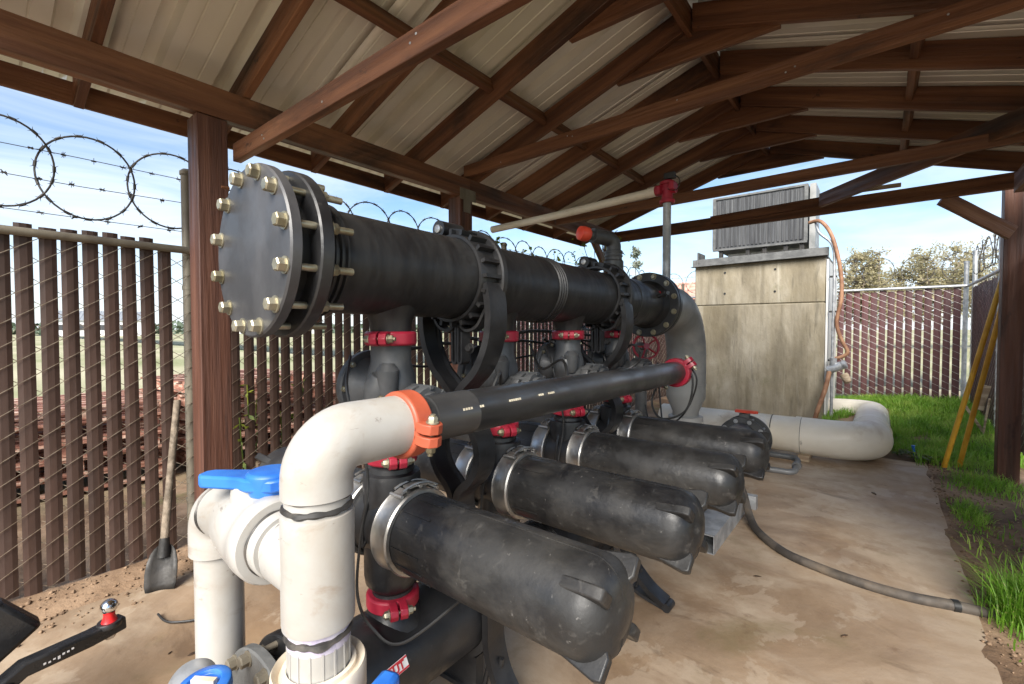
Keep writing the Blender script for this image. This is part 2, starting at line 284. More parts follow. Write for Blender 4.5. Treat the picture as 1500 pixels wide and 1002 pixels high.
b = N.new('ShaderNodeMath'); b.operation = 'MAXIMUM'; L.new(a.outputs[0], b.inputs[0]); L.new(f3, b.inputs[1])
nzf = N.new('ShaderNodeTexNoise'); nzf.inputs['Scale'].default_value = .12; nzf.inputs['Detail'].default_value = 8; L.new(ge.outputs['Position'], nzf.inputs['Vector'])
fr = N.new('ShaderNodeValToRGB'); fr.color_ramp.elements[0].color = (.22,.23,.1,1); fr.color_ramp.elements[0].position = .35; fr.color_ramp.elements[1].color = (.45,.4,.26,1); fr.color_ramp.elements[1].position = .65; L.new(nzf.outputs['Fac'], fr.inputs[0])
mx = N.new('ShaderNodeMix'); mx.data_type = 'RGBA'; L.new(b.outputs[0], mx.inputs[0]); L.new(src, mx.inputs[6]); L.new(fr.outputs[0], mx.inputs[7]); L.new(mx.outputs[2], bs.inputs['Base Color'])
tag(g.build('ground', gm, ang=180), kind='structure')
# slab with ragged edges; unseen stretch behind the camera added to bounce light upward
pl = []
for i in range(60): y = -8+14.15*i/59; pl.append((.385+.018*noise.noise(V((y*2.2,0,0)))+.02*noise.noise(V((y*.6,5,0))), y))
for i in range(30): x = .38-3.4*i/29; pl.append((x, 6.15+.03*noise.noise(V((x*2,9,0)))))
for i in range(60): y = 6.15-14.15*i/59; pl.append((-3.0+.05*noise.noise(V((y*1.6,2,0))), y))
s = MB(); s.prism(pl, .1, Matrix.Translation((0,0,-.05)))
tag(s.build('concrete_slab', M['slab'], bev=.006), kind='structure')
# grass
def blades(n, sampler, hs, ws, lean=.5):
    mb = MB()
    for _ in range(n):
        x, y, k = sampler(); z = (0 if (x < .385 and y < 6.1) else gz(x,y))-.01; h = random.uniform(*hs)*k; wd = random.uniform(*ws); a = random.uniform(0,2*PI)
        d = V((math.cos(a), math.sin(a), 0)); q = V((-d.y, d.x, 0))*wd/2; l = h*random.uniform(.1, lean)
        p = V((x,y,z)); m1 = p + d*l*.35 + V((0,0,h*.6)); tp = p + d*l + V((0,0,h*random.uniform(.75,1)))
        mb.add([p-q, p+q, m1+q*.8, m1-q*.8, tp], [(0,1,2,3),(3,2,4)])
    return mb
def s_back():
    if random.random() < .035: return random.uniform(.42,1.2), random.uniform(2.6,6.2), random.uniform(.25,.6)
    while True:
        x = random.uniform(-.62, 1.25); y = random.uniform(6.0, 9.95)
        if y < 6.25 and random.random() < .6: continue
        if noise.noise(V((x*2.2,y*1.6,4))) < -.32 and y < 8.2: continue
        if abs(x+.08) < .2 and y < 8.7: continue
        if x < .3 and y < 6.5: continue
        return x, y, .6+.6*abs(noise.noise(V((x*1.5,y*1.5,1))))
tag(blades(21000, s_back, (.07,.21), (.004,.010), 1.0).build('grass', M['grass'], ang=180), 'lush bright green grass growing up to the maroon back fence', 'grass', kind='stuff')
def s_clump(cx, cy, rx, ry):
    def f():
        while True:
            u, v = random.gauss(0,.45), random.gauss(0,.45)
            if u*u+v*v < 1: return cx+u*rx, cy+v*ry, 1.1-.6*(u*u+v*v)
    return f
for (cx,cy,rx,ry,n_,h,lb) in ((.55,3.08,.17,.26,900,(.1,.3),'tall tuft of green grass over the end of the black hose'),
        (.53,4.6,.12,.45,650,(.03,.1),'low sparse grass patch in the dirt along the slab edge'),
        (.72,5.55,.3,.4,900,(.04,.13),'grass patch around the foot of the right brown post')):
    tag(blades(n_, s_clump(cx,cy,rx,ry), h, (.003,.0065), 1.1).build('grass_tuft', M['grass'], ang=180), lb, 'grass', kind='stuff')
wd = MB()
for i in range(26):
    x, y = .27+random.gauss(0,.1), 6.27+random.gauss(0,.07); a = random.uniform(0,2*PI); l = random.uniform(.08,.16); d = V((math.cos(a),math.sin(a),0)); q = V((-d.y,d.x,0))*l*.22; p = V((x,y,.02))
    wd.add([p, p+d*l*.5+q+V((0,0,.05)), p+d*l+V((0,0,.03)), p+d*l*.5-q+V((0,0,.05))], [(0,1,2,3)])
tag(wd.build('broadleaf_weed', M['vine'], ang=180), 'broad leaved green weed at the far corner of the slab', 'weed')
# litter
for i,(x,y,s_) in enumerate(((-2.2,.62,.03),(-2.28,.56,.015),(-.02,4.75,.05),(-.1,2.45,.03),(-.5,2.75,.03),(.62,3.75,.08),(.7,4.1,.06),(.55,3.5,.05),(.75,3.3,.06),(-1.9,.95,.04))):
    a = random.uniform(0,PI); mb = MB(); c,s2 = math.cos(a), math.sin(a); z = .004 if x < .38 else gz(x,y)+.008
    pts = [(-1,0,.0),(-.4,.3,.12),(.3,.28,.1),(1,.05,.02),(.4,-.25,.14),(-.5,-.28,.05)]
    top = [V((x+(u*c-v*s2)*s_/2*1.4, y+(u*s2+v*c)*s_/2*1.4, z+h*s_*.5)) for u,v,h in pts]
    mb.add(top, [tuple(range(6))])
    o = mb.build('dead_leaf', M['dryleaf'], ang=180); sd_ = o.modifiers.new('solid','SOLIDIFY'); sd_.thickness = .002
    tag(o, 'small dark dead leaf lying on the stained concrete slab' if x < .38 else 'dark dead leaf lying on bare dirt beside the slab', 'leaf', 'dead leaves on the slab' if x < .38 else 'dead leaves on the dirt')
def crumbs(n, sampler, name, m, label):
    mb = MB()
    for _ in range(n):
        x, y, r_ = sampler(); z = max(0,gz(x,y)) if x < .5 else gz(x,y); c = V((x,y,z+r_*.25))
        vs = [c+V((r_*random.uniform(.6,1.2)*a,r_*random.uniform(.6,1.2)*b,r_*random.uniform(.4,.8)*e)) for a,b,e in ((1,0,0),(0,1,0),(-1,0,0),(0,-1,0),(.2,.2,1),(0,0,-1))]
        mb.add(vs, [(0,1,4),(1,2,4),(2,3,4),(3,0,4),(1,0,5),(2,1,5),(3,2,5),(0,3,5)])
    tag(mb.build(name, m, ang=180), label, 'gravel', kind='stuff')
def s_dirt():
    if random.random() < .45: return random.uniform(-3.25,-2.93+abs(random.gauss(0,.06))), random.uniform(-.5,4), random.choice((.004,.006,.009,.014))
    return .40+abs(random.gauss(-.0,.28))-.05*random.random(), random.uniform(1.5,6.2), random.choice((.004,.006,.009,.013))
crumbs(2600, s_dirt, 'dirt_crumbs', M['crumb'], 'loose clods and small stones on the dirt along both slab edges')
# ------------------------------------------------------------------ fences
def fence(name, org, dirv, length, slat_w, pitch, H, slatmat, wmat, posts, label, zb=.03, rail_mat=None, side=1, dy=.11, slx=.67, post_mat=None, cat='fence', ext=.5, g=None, wr=.0016, over=.035):
    d = V(dirv).normalized(); nrm = V((d.y,-d.x,0))*side; org = V(org)
    root = thing(name, org, label, cat, g); rail_mat = rail_mat or M['galv']; post_mat = post_mat or rail_mat
    P = lambda s,h,o=0: org + d*s + nrm*o + V((0,0,h))
    edges = [0] + [p for p in posts if 0 < p < length] + [length]
    for a_, b_ in zip(edges[:-1], edges[1:]):
        mb = MB(); s_ = a_+.05
        while s_+slat_w < b_-.03:
            dz = random.uniform(-.015,.02); tl = random.uniform(-.006,.006); ww = slat_w
            vs = []
            for h,t in ((zb+random.uniform(0,.03),0),(H*.5,tl*.5),(H+over+dz,tl)):
                for o_,u in ((.0,0),(.006,.3),(.006,.7),(0,1)):
                    vs.append(P(s_+u*ww+t, h, o_))
            m_ = 4
            mb.add(vs, [(j*4+i,j*4+i+1,(j+1)*4+i+1,(j+1)*4+i) for j in range(2) for i in range(3)]+[(j*4+3,j*4,(j+1)*4,(j+1)*4+3) for j in range(2)])
            s_ += pitch
        mb.build('slat_panel', slatmat, root, ang=12)
        mw = MB(); step = dy/slx; s_ = a_-H/slx
        while s_ < b_:
            for sg in (1,-1):
                # clip the wire to the bay
                t0 = max(a_, s_); t1 = min(b_, s_+(H-zb)/slx)
                if t1-t0 < .05: continue
                h0 = zb+(t0-s_)*slx; h1 = zb+(t1-s_)*slx
                off = .011 if sg > 0 else -.006
                if sg < 0: h0, h1 = H+zb-h0, H+zb-h1
                n_ = max(1, int((t1-t0)/.25)); prev = None
                pts = [P(t0+(t1-t0)*i/n_, h0+(h1-h0)*i/n_+random.uniform(-.004,.004), off+random.uniform(0,.003)) for i in range(n_+1)]
                mw.tube(pts, wr, 3)
            s_ += step
        mw.build('chain_link', wmat, root)
    r = MB(); r.cyl(P(-.02,H,.034), P(length,H,.034), .0215, n=12); r.build('top_rail', rail_mat, root)
    for p in posts:
        mb = MB(); mb.cyl(P(p,-.1,-.02), P(p,H+ext,-.02), .03, n=14); mb.lathe([(.036,0),(.036,.02),(.02,.035)], P(p,H+ext,-.02), (0,0,1), 14)
        for h in (.3,1.0,1.6): mb.cyl(P(p,h-.012,-.02), P(p,h+.012,-.02), .034, n=14)
        mb.build('fence_post', post_mat, root)
    return root, P
fl, PL = fence('slat_fence', (-3.27,-2.1,0), (0,1,0), 12.0, .0645, .081, 1.82, M['slat'], M['wire'], [0,3.04,6.04,9.04,11.97],
    'long chain link fence with dark brown slats along the left of the shelter', zb=.02, rail_mat=M['galv_tan'], dy=.11, ext=.46, wr=.0021)
def strands(root, P, length, hs, mat_, gap=.13, off=0):
    for h in hs:
        mb = MB(); n_ = int(length/.5); pts = [P(length*i/n_, h-.012*math.sin(PI*((i*.5) % 3)/3)+random.uniform(-.004,.004), off) for i in range(n_+1)]
        mb.tube(pts, .0022, 4); s_ = .05
        while s_ < length:
            c = P(s_, h-.006, off)
            for _ in range(3):
                dd = V((random.uniform(-1,1),random.uniform(-1,1),random.uniform(-1,1))).normalized()*.017
                mb.tube([c-dd, c+dd], .0016, 3)
            mb.tube([c-V((0,.01,0)), c+V((0,.01,0))], .005, 4)
            s_ += gap*random.uniform(.9,1.1)
        mb.build('barbed_strand', mat_, root)
strands(fl, PL, 11.8, (2.26,2.115,1.945), M['barb'], .13, -.05)
def razor(name, centers, r, axis_u, mat_, label, group, tilt=.0):
    root = thing(name, centers[0], label, 'razor wire', group)
    for c in centers:
        mb = MB(); c = V(c); u = V(axis_u).normalized(); nrm = V((u.y,-u.x,0)); rr = r*random.uniform(.94,1.05); n_ = 44
        tl = random.uniform(-.12,.12)
        pts = [c + u*(rr*.83*math.cos(2*PI*i/n_)) + V((0,0,rr*.92*math.sin(2*PI*i/n_))) + nrm*(tl*rr*math.cos(2*PI*i/n_)+.01*math.sin(4*PI*i/n_)) for i in range(n_)]
        mb.tube(pts, .0048, 5, True)
        for i in range(0, n_, 3):
            p = pts[i]; t = (pts[(i+1)%n_]-pts[i-1]).normalized(); rd = (p-c).normalized()
            mb.tube([p-t*.011, p+t*.011], .0075, 5)
            for k in (-1,1):
                for e in (-1,1): mb.tube([p+t*.009*k, p+t*.021*k+rd*.015*e], [.0025,.0006], 3)
        mb.build('wire_ring', mat_, root)
    return root
ce = []; y = .505-.345*5
while y < 9: ce.append((-3.30, y+random.uniform(-.015,.015), 2.165+random.uniform(-.015,.015))); y += .345
razor('razor_coil', ce, .235, (0,1,0), M['barb'], 'flat coil of razor wire rings above the left brown slat fence', 'razor wire')
# back and right fence
fb, PB = fence('slat_fence', (1.02,9.95,.16), (-1,0,0), 9.0, .088, .114, 1.86, M['slat_red'], M['wire_light'], [0,3.0,6.0,9.0],
    'maroon slat fence across the back behind the concrete tank and grass', zb=.02, side=-1, dy=.11, slx=.55, ext=.35, wr=.0018, over=-.035)
strands(fb, PB, 9, (2.02,2.16,2.3), M['barb'], .14, -.05)
fr_, PR = fence('slat_fence', (1.08,9.9,.1), (0,-1,0), 7.5, .088, .096, 1.92, M['slat_red'], M['wire_light'], [0.05,2.05,4.6,7.2],
    'tight maroon slat fence running along the right behind the yellow poles', zb=.05, side=1, dy=.11, slx=.8, ext=.5, wr=.0018, over=-.035)
strands(fr_, PR, 7.5, (2.1,2.25,2.4), M['barb'], .14, -.05)
ce = []; x = .95
while x > -7.5: ce.append((x, 10.0, 2.33+random.uniform(-.02,.02))); x -= .5
razor('razor_coil', ce, .25, (1,0,0), M['barb'], 'flat coil of razor wire rings above the maroon back fence', 'razor wire')
ce = []; y = 9.7
while y > 3: ce.append((1.1, y, 2.38)); y -= .45
razor('razor_coil', ce, .23, (0,1,0), M['barb'], 'flat coil of razor wire rings above the right maroon fence', 'razor wire')
# ------------------------------------------------------------------ shelter
SH = thing('open_shelter', (-.93,2.6,0), 'open sided shelter of dark red stained timber with a sheet metal gable roof', 'shelter')
def timber(name, p0, p1, w_, h_, up=(0,0,1), m=None, parent=None, sh0=0, sh1=0, bev=.003):
    p0, p1 = V(p0), V(p1); x = (p1-p0).normalized(); up = V(up); y = up.cross(x).normalized(); z = x.cross(y); Ln = (p1-p0).length
    mb = MB(); n_ = 7; vs = []; ph = random.uniform(0,9)
    for i in range(n_):
        t = i/(n_-1); wob = .003*noise.noise(V((t*3,ph,0)))
        for yy,zz in ((-1,-1),(1,-1),(1,1),(-1,1)):
            xx = Ln*t + (sh0*(1-t) + sh1*t)*zz*h_/2
            vs.append((xx, yy*w_/2+wob, zz*h_/2+wob*.7))
    fs = [(0,3,2,1), tuple((n_-1)*4+i for i in range(4))] + [(j*4+i, j*4+(i+1)%4, (j+1)*4+(i+1)%4, (j+1)*4+i) for j in range(n_-1) for i in range(4)]
    mb.add(vs, fs); o = mb.build(name, m or W, bev=bev)
    Mx = Matrix.Translation(p0) @ Matrix((x,y,z)).transposed().to_4x4()
    o.matrix_basis = Mx
    if parent: adopt(o, parent)
    return o
SL = .323; XR = -.93; XB = -2.65; XW = .80; ang = math.atan(SL); ca, sa = math.cos(ang), math.sin(ang)
def zr(x): return 2.584 + SL*((x-XB) if x <= XR else (2*XR-x-XB))   # underside of the rafters
YE = 5.35; Y0 = -.32
RY = [-.16,.44,1.04,1.64,2.24,2.84,3.44,4.04,4.64,5.28]
hR = .14
for y in RY:
    nL = V((-sa,0,ca))*hR/2
    timber('rafter', V((-3.08,y,zr(XB)-SL*.43))+nL, V((XR-.005,y,zr(XR)))+nL, .04, hR, (0,0,1), parent=SH, sh0=SL, sh1=SL)
    nR = V((sa,0,ca))*hR/2
    timber('rafter', V((2*XR+3.08,y,zr(XB)-SL*.43))+nR, V((XR+.005,y,zr(XR)))+nR, .04, hR, (0,0,1), parent=SH, sh0=SL, sh1=SL)
    # collar tie cut to the roof slope
    mb = MB(); b_ = 2.985; hb = (zr(XR)-b_)/SL
    cxp = [(XR-hb,b_),(XR+hb,b_),(XR+hb,b_+.05),(XR,b_+hb*SL+.05),(XR-hb,b_+.05)]
    mb.add([(px,y+.021+dy_,pz) for dy_ in (0,.036) for px,pz in cxp], [tuple(range(5)),(9,8,7,6,5)]+[(i,(i+1)%5,(i+1)%5+5,i+5) for i in range(5)])
    mb.build('collar_tie', W, SH, bev=.003)
timber('ridge_board', (XR,Y0+.05,3.19), (XR,YE-.02,3.19), .03, .16, parent=SH)
# blocking between rafters
for ya, yb in zip(RY[:-1], RY[1:]):
    for xx, sg in ((-1.94,1),(.10,-1)):
        upv = V((-sa*sg,0,ca)); c = V((xx,0,zr(xx))) + upv*(hR-.048)
        timber('roof_block', c+V((0,ya+.022,0)), c+V((0,yb-.022,0)), .04, .09, upv, parent=SH)
# wall plates (two pieces each side) and an outer fascia board
def plate(x, sgn):
    for a_, b_ in ((Y0,2.735),(2.74,YE)):
        timber('wall_plate', (x-sgn*.035,a_,2.505), (x-sgn*.035,b_,2.505), .07, .15, parent=SH)
plate(XB,1); plate(XW,-1)
timber('fascia_board', (-3.1,Y0-.05,2.50), (-3.1,YE+.05,2.50), .022, .11, parent=SH)
timber('fascia_board', (2*XR+3.1,Y0-.05,2.50), (2*XR+3.1,YE+.05,2.50), .022, .11, parent=SH)
# posts
def post(x, y, z0=-.1, z1=2.427): timber('post', (x,y,z0), (x,y,z1), .14, .14, (1,0,0), M['wood_post'], SH, bev=.005)
post(XB-.075,.875); post(XB-.075,2.70); post(XB-.075,5.42); post(XW+.085,5.85,-.1,2.66); post(XW+.085,2.70,-.1); post(XW+.085,-.1,-.1)
# metal connector strap on the second post
mb = MB(); mb.bb((XB+.001,2.62,2.40),(XB+.006,2.80,2.49)); mb.bb((XB+.001,2.66,2.30),(XB+.006,2.74,2.40))
for yy,zz in ((2.64,2.47),(2.78,2.47),(2.7,2.34),(2.7,2.44)): mb.lathe([(.006,0),(.004,.004)], (XB+.006,yy,zz), (1,0,0), 8)
mb.build('post_strap', M['galv_tan'], SH)
# cross ties
timber('tie_beam', (XB-.0,.985,2.27), (XW+.04,.985,2.27), .04, .09, parent=SH)
timber('tie_beam', (XB-.05,2.735,2.645), (XW+.05,2.735,2.69), .04, .095, parent=SH)
timber('tie_beam', (XB+.02,4.00,2.465), (XW-.02,4.00,2.49), .04, .085, parent=SH)
timber('tie_beam', (XB-.1,5.42,2.52), (XW+.1,5.5,2.56), .05, .13, parent=SH)
timber('tie_beam', (-1.5,5.395,2.56), (-.45,5.42,2.60), .04, .085, parent=SH)
timber('plan_brace', (-.47,5.30,2.58), (XW-.02,3.62,2.53), .04, .13, parent=SH)
timber('knee_brace', (XW+.06,5.75,2.17), (.40,5.53,2.50), .04, .12, parent=SH)
timber('knee_brace', (XB-.03,5.36,1.95), (XB-.03,4.86,2.42), .04, .1, parent=SH)
timber('knee_brace', (XB-.03,.93,2.05), (XB-.35,.93,2.36), .04, .09, parent=SH)
timber('nailer', (-.18,5.46,2.66), (.12,5.48,2.66), .03, .035, m=M['wood_pale'], parent=SH)
# nail heads on the near cross ties
for y_,z0_,z1_,xs_ in ((.9645,2.27,2.27,(-2.3,-2.28,-1.75,-1.2,-1.17,-.6)),(2.7145,2.645,2.69,(-2.3,-1.7,-1.66,-.95,-.4,-.36,.2))):
    for x_ in xs_:
        mb = MB(); z_ = z0_+(z1_-z0_)*(x_-XB)/(XW-XB)+random.uniform(-.028,.028); mb.lathe([(.0048,-.0005),(.0042,.0015)], (x_,y_,z_), (0,-1,0), 8); mb.build('nail_head', M['galv'], SH)
# roof sheets : ribs run down the slope, each sheet a part
def sheet(ya, yb, sg):
    mb = MB(); prof = []; y = ya; t0 = 0
    pit = (yb-ya)/3
    for k in range(3):
        b0 = ya+k*pit
        for u,h in ((0,0),(.14,0),(.15,.005),(.17,.005),(.18,0),(.38,0),(.43,.046),(.60,.046),(.66,0),(.84,0),(.85,.005),(.87,.005),(.88,0)): prof.append((b0+u*pit, h))
    prof.append((yb,0))
    up = V((-sa*sg,0,ca)); xe = -3.16; n_ = 9; vs = []
    for i in range(n_):
        t = i/(n_-1); x_ = xe+(XR+.01-xe)*t; z_ = 2.584+SL*(x_-XB)
        p = V((x_,0,z_)); p = p + V((-sa,0,ca))*(hR+.004)
        if sg < 0: p.x = 2*XR-p.x
        for yy,h in prof: vs.append(p + V((0,yy,0)) + up*(h+.004*noise.noise(V((t*4,yy*3,sg)))))
    m_ = len(prof); mb.add(vs, [(j*m_+i,j*m_+i+1,(j+1)*m_+i+1,(j+1)*m_+i) for j in range(n_-1) for i in range(m_-1)])
    o = mb.build('roof_sheet', M['roof'], SH, ang=25); o.modifiers.new('s','SOLIDIFY').thickness = .0015
yy = Y0-.1
while yy < YE:
    for sg in (1,-1): sheet(yy, min(yy+.93, YE+.12), sg)
    yy += .93
mb = MB(); zt = zr(XR)+hR/ca+.03
mb.add([(XR+a_*u, y_, zt-abs(u)*SL*.16+.012) for y_ in (Y0-.1,YE+.12) for a_,u in ((.16,-1),(0,0),(.16,1))], [(0,1,4,3),(1,2,5,4)])
o = mb.build('ridge_cap', M['roof'], SH); o.modifiers.new('s','SOLIDIFY').thickness = .0015
# vine on the far left corner
mb = MB()
for i in range(150):
    c = V((XB+random.gauss(.0,.14), random.gauss(5.0,.28), random.uniform(1.85,2.55))); d = V((random.uniform(-1,1),random.uniform(-1,1),random.uniform(-1,.3))).normalized(); q = d.cross(V((.3,.5,.8))).normalized(); l = random.uniform(.025,.055)
    mb.add([c, c+d*l*.5+q*l*.4, c+d*l, c+d*l*.5-q*l*.4], [(0,1,2,3)])
vn = thing('climbing_vine', (XB,5.0,0), 'dry climbing vine with small leaves on the far left corner of the shelter', 'vine')
mb.build('leaves', M['vine'], vn, ang=180)
mb = MB()
for i in range(9):
    x0 = XB+random.uniform(-.08,.08); y0 = 5.2+random.uniform(-.1,.1)
    mb.tube(catmull([(x0-.3,y0,0),(x0-.1,y0-.05,.9),(x0,y0-.1,1.7),(x0+random.uniform(-.15,.15),y0-random.uniform(.1,.5),2.3),(x0+random.uniform(-.1,.2),y0-random.uniform(.1,.6),2.5)],6), .004, 4)
mb.build('stem', M['bark'], vn)
vn = thing('climbing_vine', (-3.3,4.3,1.9), 'sparse dry vine trailing over the razor wire behind the top pipe', 'vine')
mb = MB(); st = MB()
for i in range(16):
    y0 = random.uniform(3.3,6.0); z0 = random.uniform(2.2,2.42); pts = catmull([(-3.3,y0,z0),(-3.28+random.uniform(-.06,.06),y0+random.uniform(-.12,.12),z0-.2),(-3.28,y0+random.uniform(-.25,.25),z0-random.uniform(.3,.5))],5); st.tube(pts, .003, 4)
    for j in range(12):
        c = V(random.choice(pts)); d = V((random.uniform(-1,1),random.uniform(-1,1),random.uniform(-1,.4))).normalized(); q = d.orthogonal().normalized(); l = random.uniform(.03,.065); mb.add([c, c+d*l*.5+q*l*.4, c+d*l, c+d*l*.5-q*l*.4], [(0,1,2,3)])
mb.build('leaves', M['vine'], vn, ang=180); st.build('stem', M['bark'], vn)
# ------------------------------------------------------------------ manifolds
XM = -1.157; RP = .137
def mz(y): return 1.532 - .012*(y-.48)
def flange(mb, o, axis, R_, r_, t, ch=.004): mb.ring(r_, R_, 0, t, o, axis, 56, ch)
def blind(root, y0, zc, cover_mat, bm_):
    c = V((XM,y0,zc))
    mb = MB(); mb.lathe([(.198,0),(.2025,.004),(.2025,.024),(.199,.027)], c, (0,1,0), 64); cv = mb.build('cover_disc', cover_mat, root)
    mb = MB(); flange(mb, c+V((0,.067,0)), (0,1,0), .203, RP-.012, .034); mb.build('flange_ring', M['black'], root)
    mb = MB(); mb.cyl(c+V((0,.027,0)), c+V((0,.067,0)), .15, n=48); mb.build('gasket', M['cable'], root)
    for i in range(12):
        t = 2*PI*(i+.5)/12; p = c + V((math.cos(t)*.181, 0, math.sin(t)*.181))
        mb = MB(); mb.bolt(p, (0,-1,0), .0155, .019); mb.cyl(p, p+V((0,.158,0)), .0085, n=12)
        mb.bolt(p+V((0,.101,0)), (0,1,0), .0145, .016, washer=True); mb.build('bolt', bm_, root)
IN = thing('inlet_manifold', (XM,.48,1.53), 'thick charcoal pipe with grey bolted cover disc running along the top of the filters', 'manifold')
blind(IN, .455, mz(.46), M['disc'], M['zinc'])
pr = [(RP-.01,0)]; Ltot = 2.29; h = .0
def pipe_prof():
    p = [(.118,0),(.150,.0),(.150,.012),(.143,.022)]
    for k in range(3): b_ = .03+k*.016; p += [(.139,b_),(.147,b_+.003),(.147,b_+.008),(.139,b_+.011)]
    p += [(RP,.085),(RP,.98)]
    for k in range(4): b_ = 1.02+k*.017; p += [(RP,b_),(.1425,b_+.004),(.1425,b_+.009),(RP,b_+.013)]
    p += [(RP,1.12),(RP-.003,1.123),(RP-.003,1.85),(RP,1.853),(RP,1.99),(.118,1.99)]
    return p
mb = MB(); a0 = V((XM,.556,mz(.556))); a1 = V((XM,2.85,mz(2.85)))
mb.lathe(pipe_prof(), a0, a1-a0, 64); mb.build('pipe', M['manifold'], IN)
YF = [.85,1.355,1.86,2.365]
for y in YF:
    mb = MB(); zz = mz(y)
    mb.lathe([(.085,0),(.07,.03),(.062,.055),(.06,.10)], (XM,y,zz-.105), (0,0,-1), 32); mb.build('outlet_stub', M['manifold'], IN)
# spool with valve tap and far flanges
mb = MB(); mb.cyl((XM,2.545,mz(2.55)),(XM,2.80,mz(2.8)), .128, n=48); mb.build('spool', M['drain'], IN)
fz = mz(2.86)
mb = MB(); flange(mb, (XM,2.79,fz), (0,1,0), .203, .11, .03); mb.lathe([(.128,-.05),(.14,-.02),(.15,0)], (XM,2.79,fz), (0,1,0), 48, False); mb.build('flange_ring', M['black'], IN)
for i in range(12):
    t = 2*PI*(i+.5)/12; p = V((XM+math.cos(t)*.18,2.79,fz+math.sin(t)*.18)); mb = MB(); mb.bolt(p,(0,-1,0),.014,.012); mb.cyl(p,p+V((0,.12,0)),.008,n=10); mb.bolt(p+V((0,.075,0)),(0,1,0),.013,.012); mb.build('bolt', M['zinc'], IN)
mb = MB(); a_ = R(18); p = V((XM+.128*math.cos(a_),2.66,fz+.128*math.sin(a_))); d = V((math.cos(a_),0,math.sin(a_)))
mb.cyl(p,p+d*.03,.012,n=12); mb.cyl(p+d*.03,p+d*.05,.018,n=12); mb.box(p+d*.06,(.012,.05,.02)); mb.build('tap', M['cable'], IN)
a_ = R(28); p = V((XM+.1285*math.cos(a_),2.745,fz+.1285*math.sin(a_))); d = V((math.cos(a_),0,math.sin(a_)))
mb = MB(); mb.box(p,(.002,.035,.04), Matrix.Rotation(-a_,3,'Y')); mb.build('sticker', M['label_red'], IN)
# outlet manifold below
ZL = .36
OUT = thing('outlet_manifold', (XM,.48,ZL), 'thick black pipe low under the filters with a red tag reading OUT', 'manifold')
blind(OUT, .455, ZL, M['cast'], M['galv_tan'])
mb = MB(); mb.lathe(pipe_prof(), (XM,.556,ZL), (0,1,0), 64); mb.build('pipe', M['black'], OUT)
mb = MB(); mb.lathe([(.137,0),(.137,1.3),(.13,1.32)], (XM,2.54,ZL), (0,1,0), 40); mb.build('outlet_pipe', M['black'], OUT)
for y in YF:
    mb = MB(); mb.lathe([(.095,0),(.078,.03),(.066,.05),(.06,.1)], (XM,y,ZL+.1), (0,0,1), 32); mb.build('inlet_stub', M['black'], OUT)
# OUT tag, bent round the pipe
def decal(root, c, u, v, wd_, ht, txt):
    c, u, v = V(c), V(u).normalized(), V(v).normalized(); nrm = u.cross(v)
    Mx = Matrix((u,v,nrm)).transposed().to_4x4(); Mx.translation = c
    mb = MB(); mb.prism([(-wd_/2,-ht/2),(wd_/2,-ht/2),(wd_/2,ht/2),(-wd_/2,ht/2)], .0012, Mx); t = mb.build('tag', M['label_white'], root)
    mb = MB()
    for sgn in (-1,1): mb.prism([(-wd_/2,sgn*ht*.40-ht*.07),(wd_/2,sgn*ht*.40-ht*.07),(wd_/2,sgn*ht*.40+ht*.07),(-wd_/2,sgn*ht*.40+ht*.07)], .0012, Mx @ Matrix.Translation((0,0,.001)))
    mb.build('tag_border', M['label_red'], t)
    cu = bpy.data.curves.new('text','FONT'); cu.body = txt; cu.size = ht*.86; cu.align_x = 'CENTER'; cu.align_y = 'CENTER'; cu.extrude = .0006; cu.offset = .0008
    to = bpy.data.objects.new('text', cu); col.objects.link(to)
    me = bpy.data.meshes.new_from_object(to.evaluated_get(bpy.context.evaluated_depsgraph_get())); bpy.data.objects.remove(to)
    me.transform(Mx @ Matrix.Translation((0,0,.0016))); me.materials.clear(); me.materials.append(M['label_red'])
    o = bpy.data.objects.new('lettering', me); col.objects.link(o); adopt(o, t)
a_ = R(20); nrm = V((math.cos(a_),0,math.sin(a_)))
decal(OUT, V((XM,.76,ZL))+nrm*.1385, (0,1,.12), nrm.cross(V((0,1,.12))), .085, .034, 'OUT')
# ------------------------------------------------------------------ couplings
def coupling(parent, c, axis, r, m, boltdir, w_=.042, name='coupling', bm_=None):
    """two-piece grooved clamp with a bolt lug each side"""
    c = V(c); ax = V(axis).normalized(); bd = V(boltdir).normalized(); tg = ax.cross(bd).normalized()
    mb = MB(); mb.lathe([(r-.006,-w_/2),(r+.012,-w_/2),(r+.017,-w_/2+.005),(r+.017,w_/2-.005),(r+.012,w_/2),(r-.006,w_/2),(r-.006,-w_/2)], c, ax, 40, False)
    for s_ in (-1,1):
        for k in (-1,1):
            o = c + bd*s_*(r+.026) + tg*k*.014
            Mx = Matrix((bd*s_, ax, tg)).transposed().to_4x4(); Mx.translation = o
            pl_ = [(-.02,-w_/2)]+[(.008+.021*math.cos(t), w_/2*math.sin(t)) for t in (-PI/2,-PI/4,0,PI/4,PI/2)]+[(-.02,w_/2)]
            mb.prism(pl_, .022, Mx)
    o = mb.build(name, m, parent, bev=.002)
    for s_ in (-1,1):
        p = c + bd*s_*(r+.034); b_ = MB(); b_.cyl(p-tg*.045, p+tg*.048, .006, n=10)
        b_.bolt(p-tg*.026, -tg, .0115, .012); b_.bolt(p+tg*.026, tg, .0115, .012); b_.build('bolt', bm_ or M['zinc'], o)
    return o
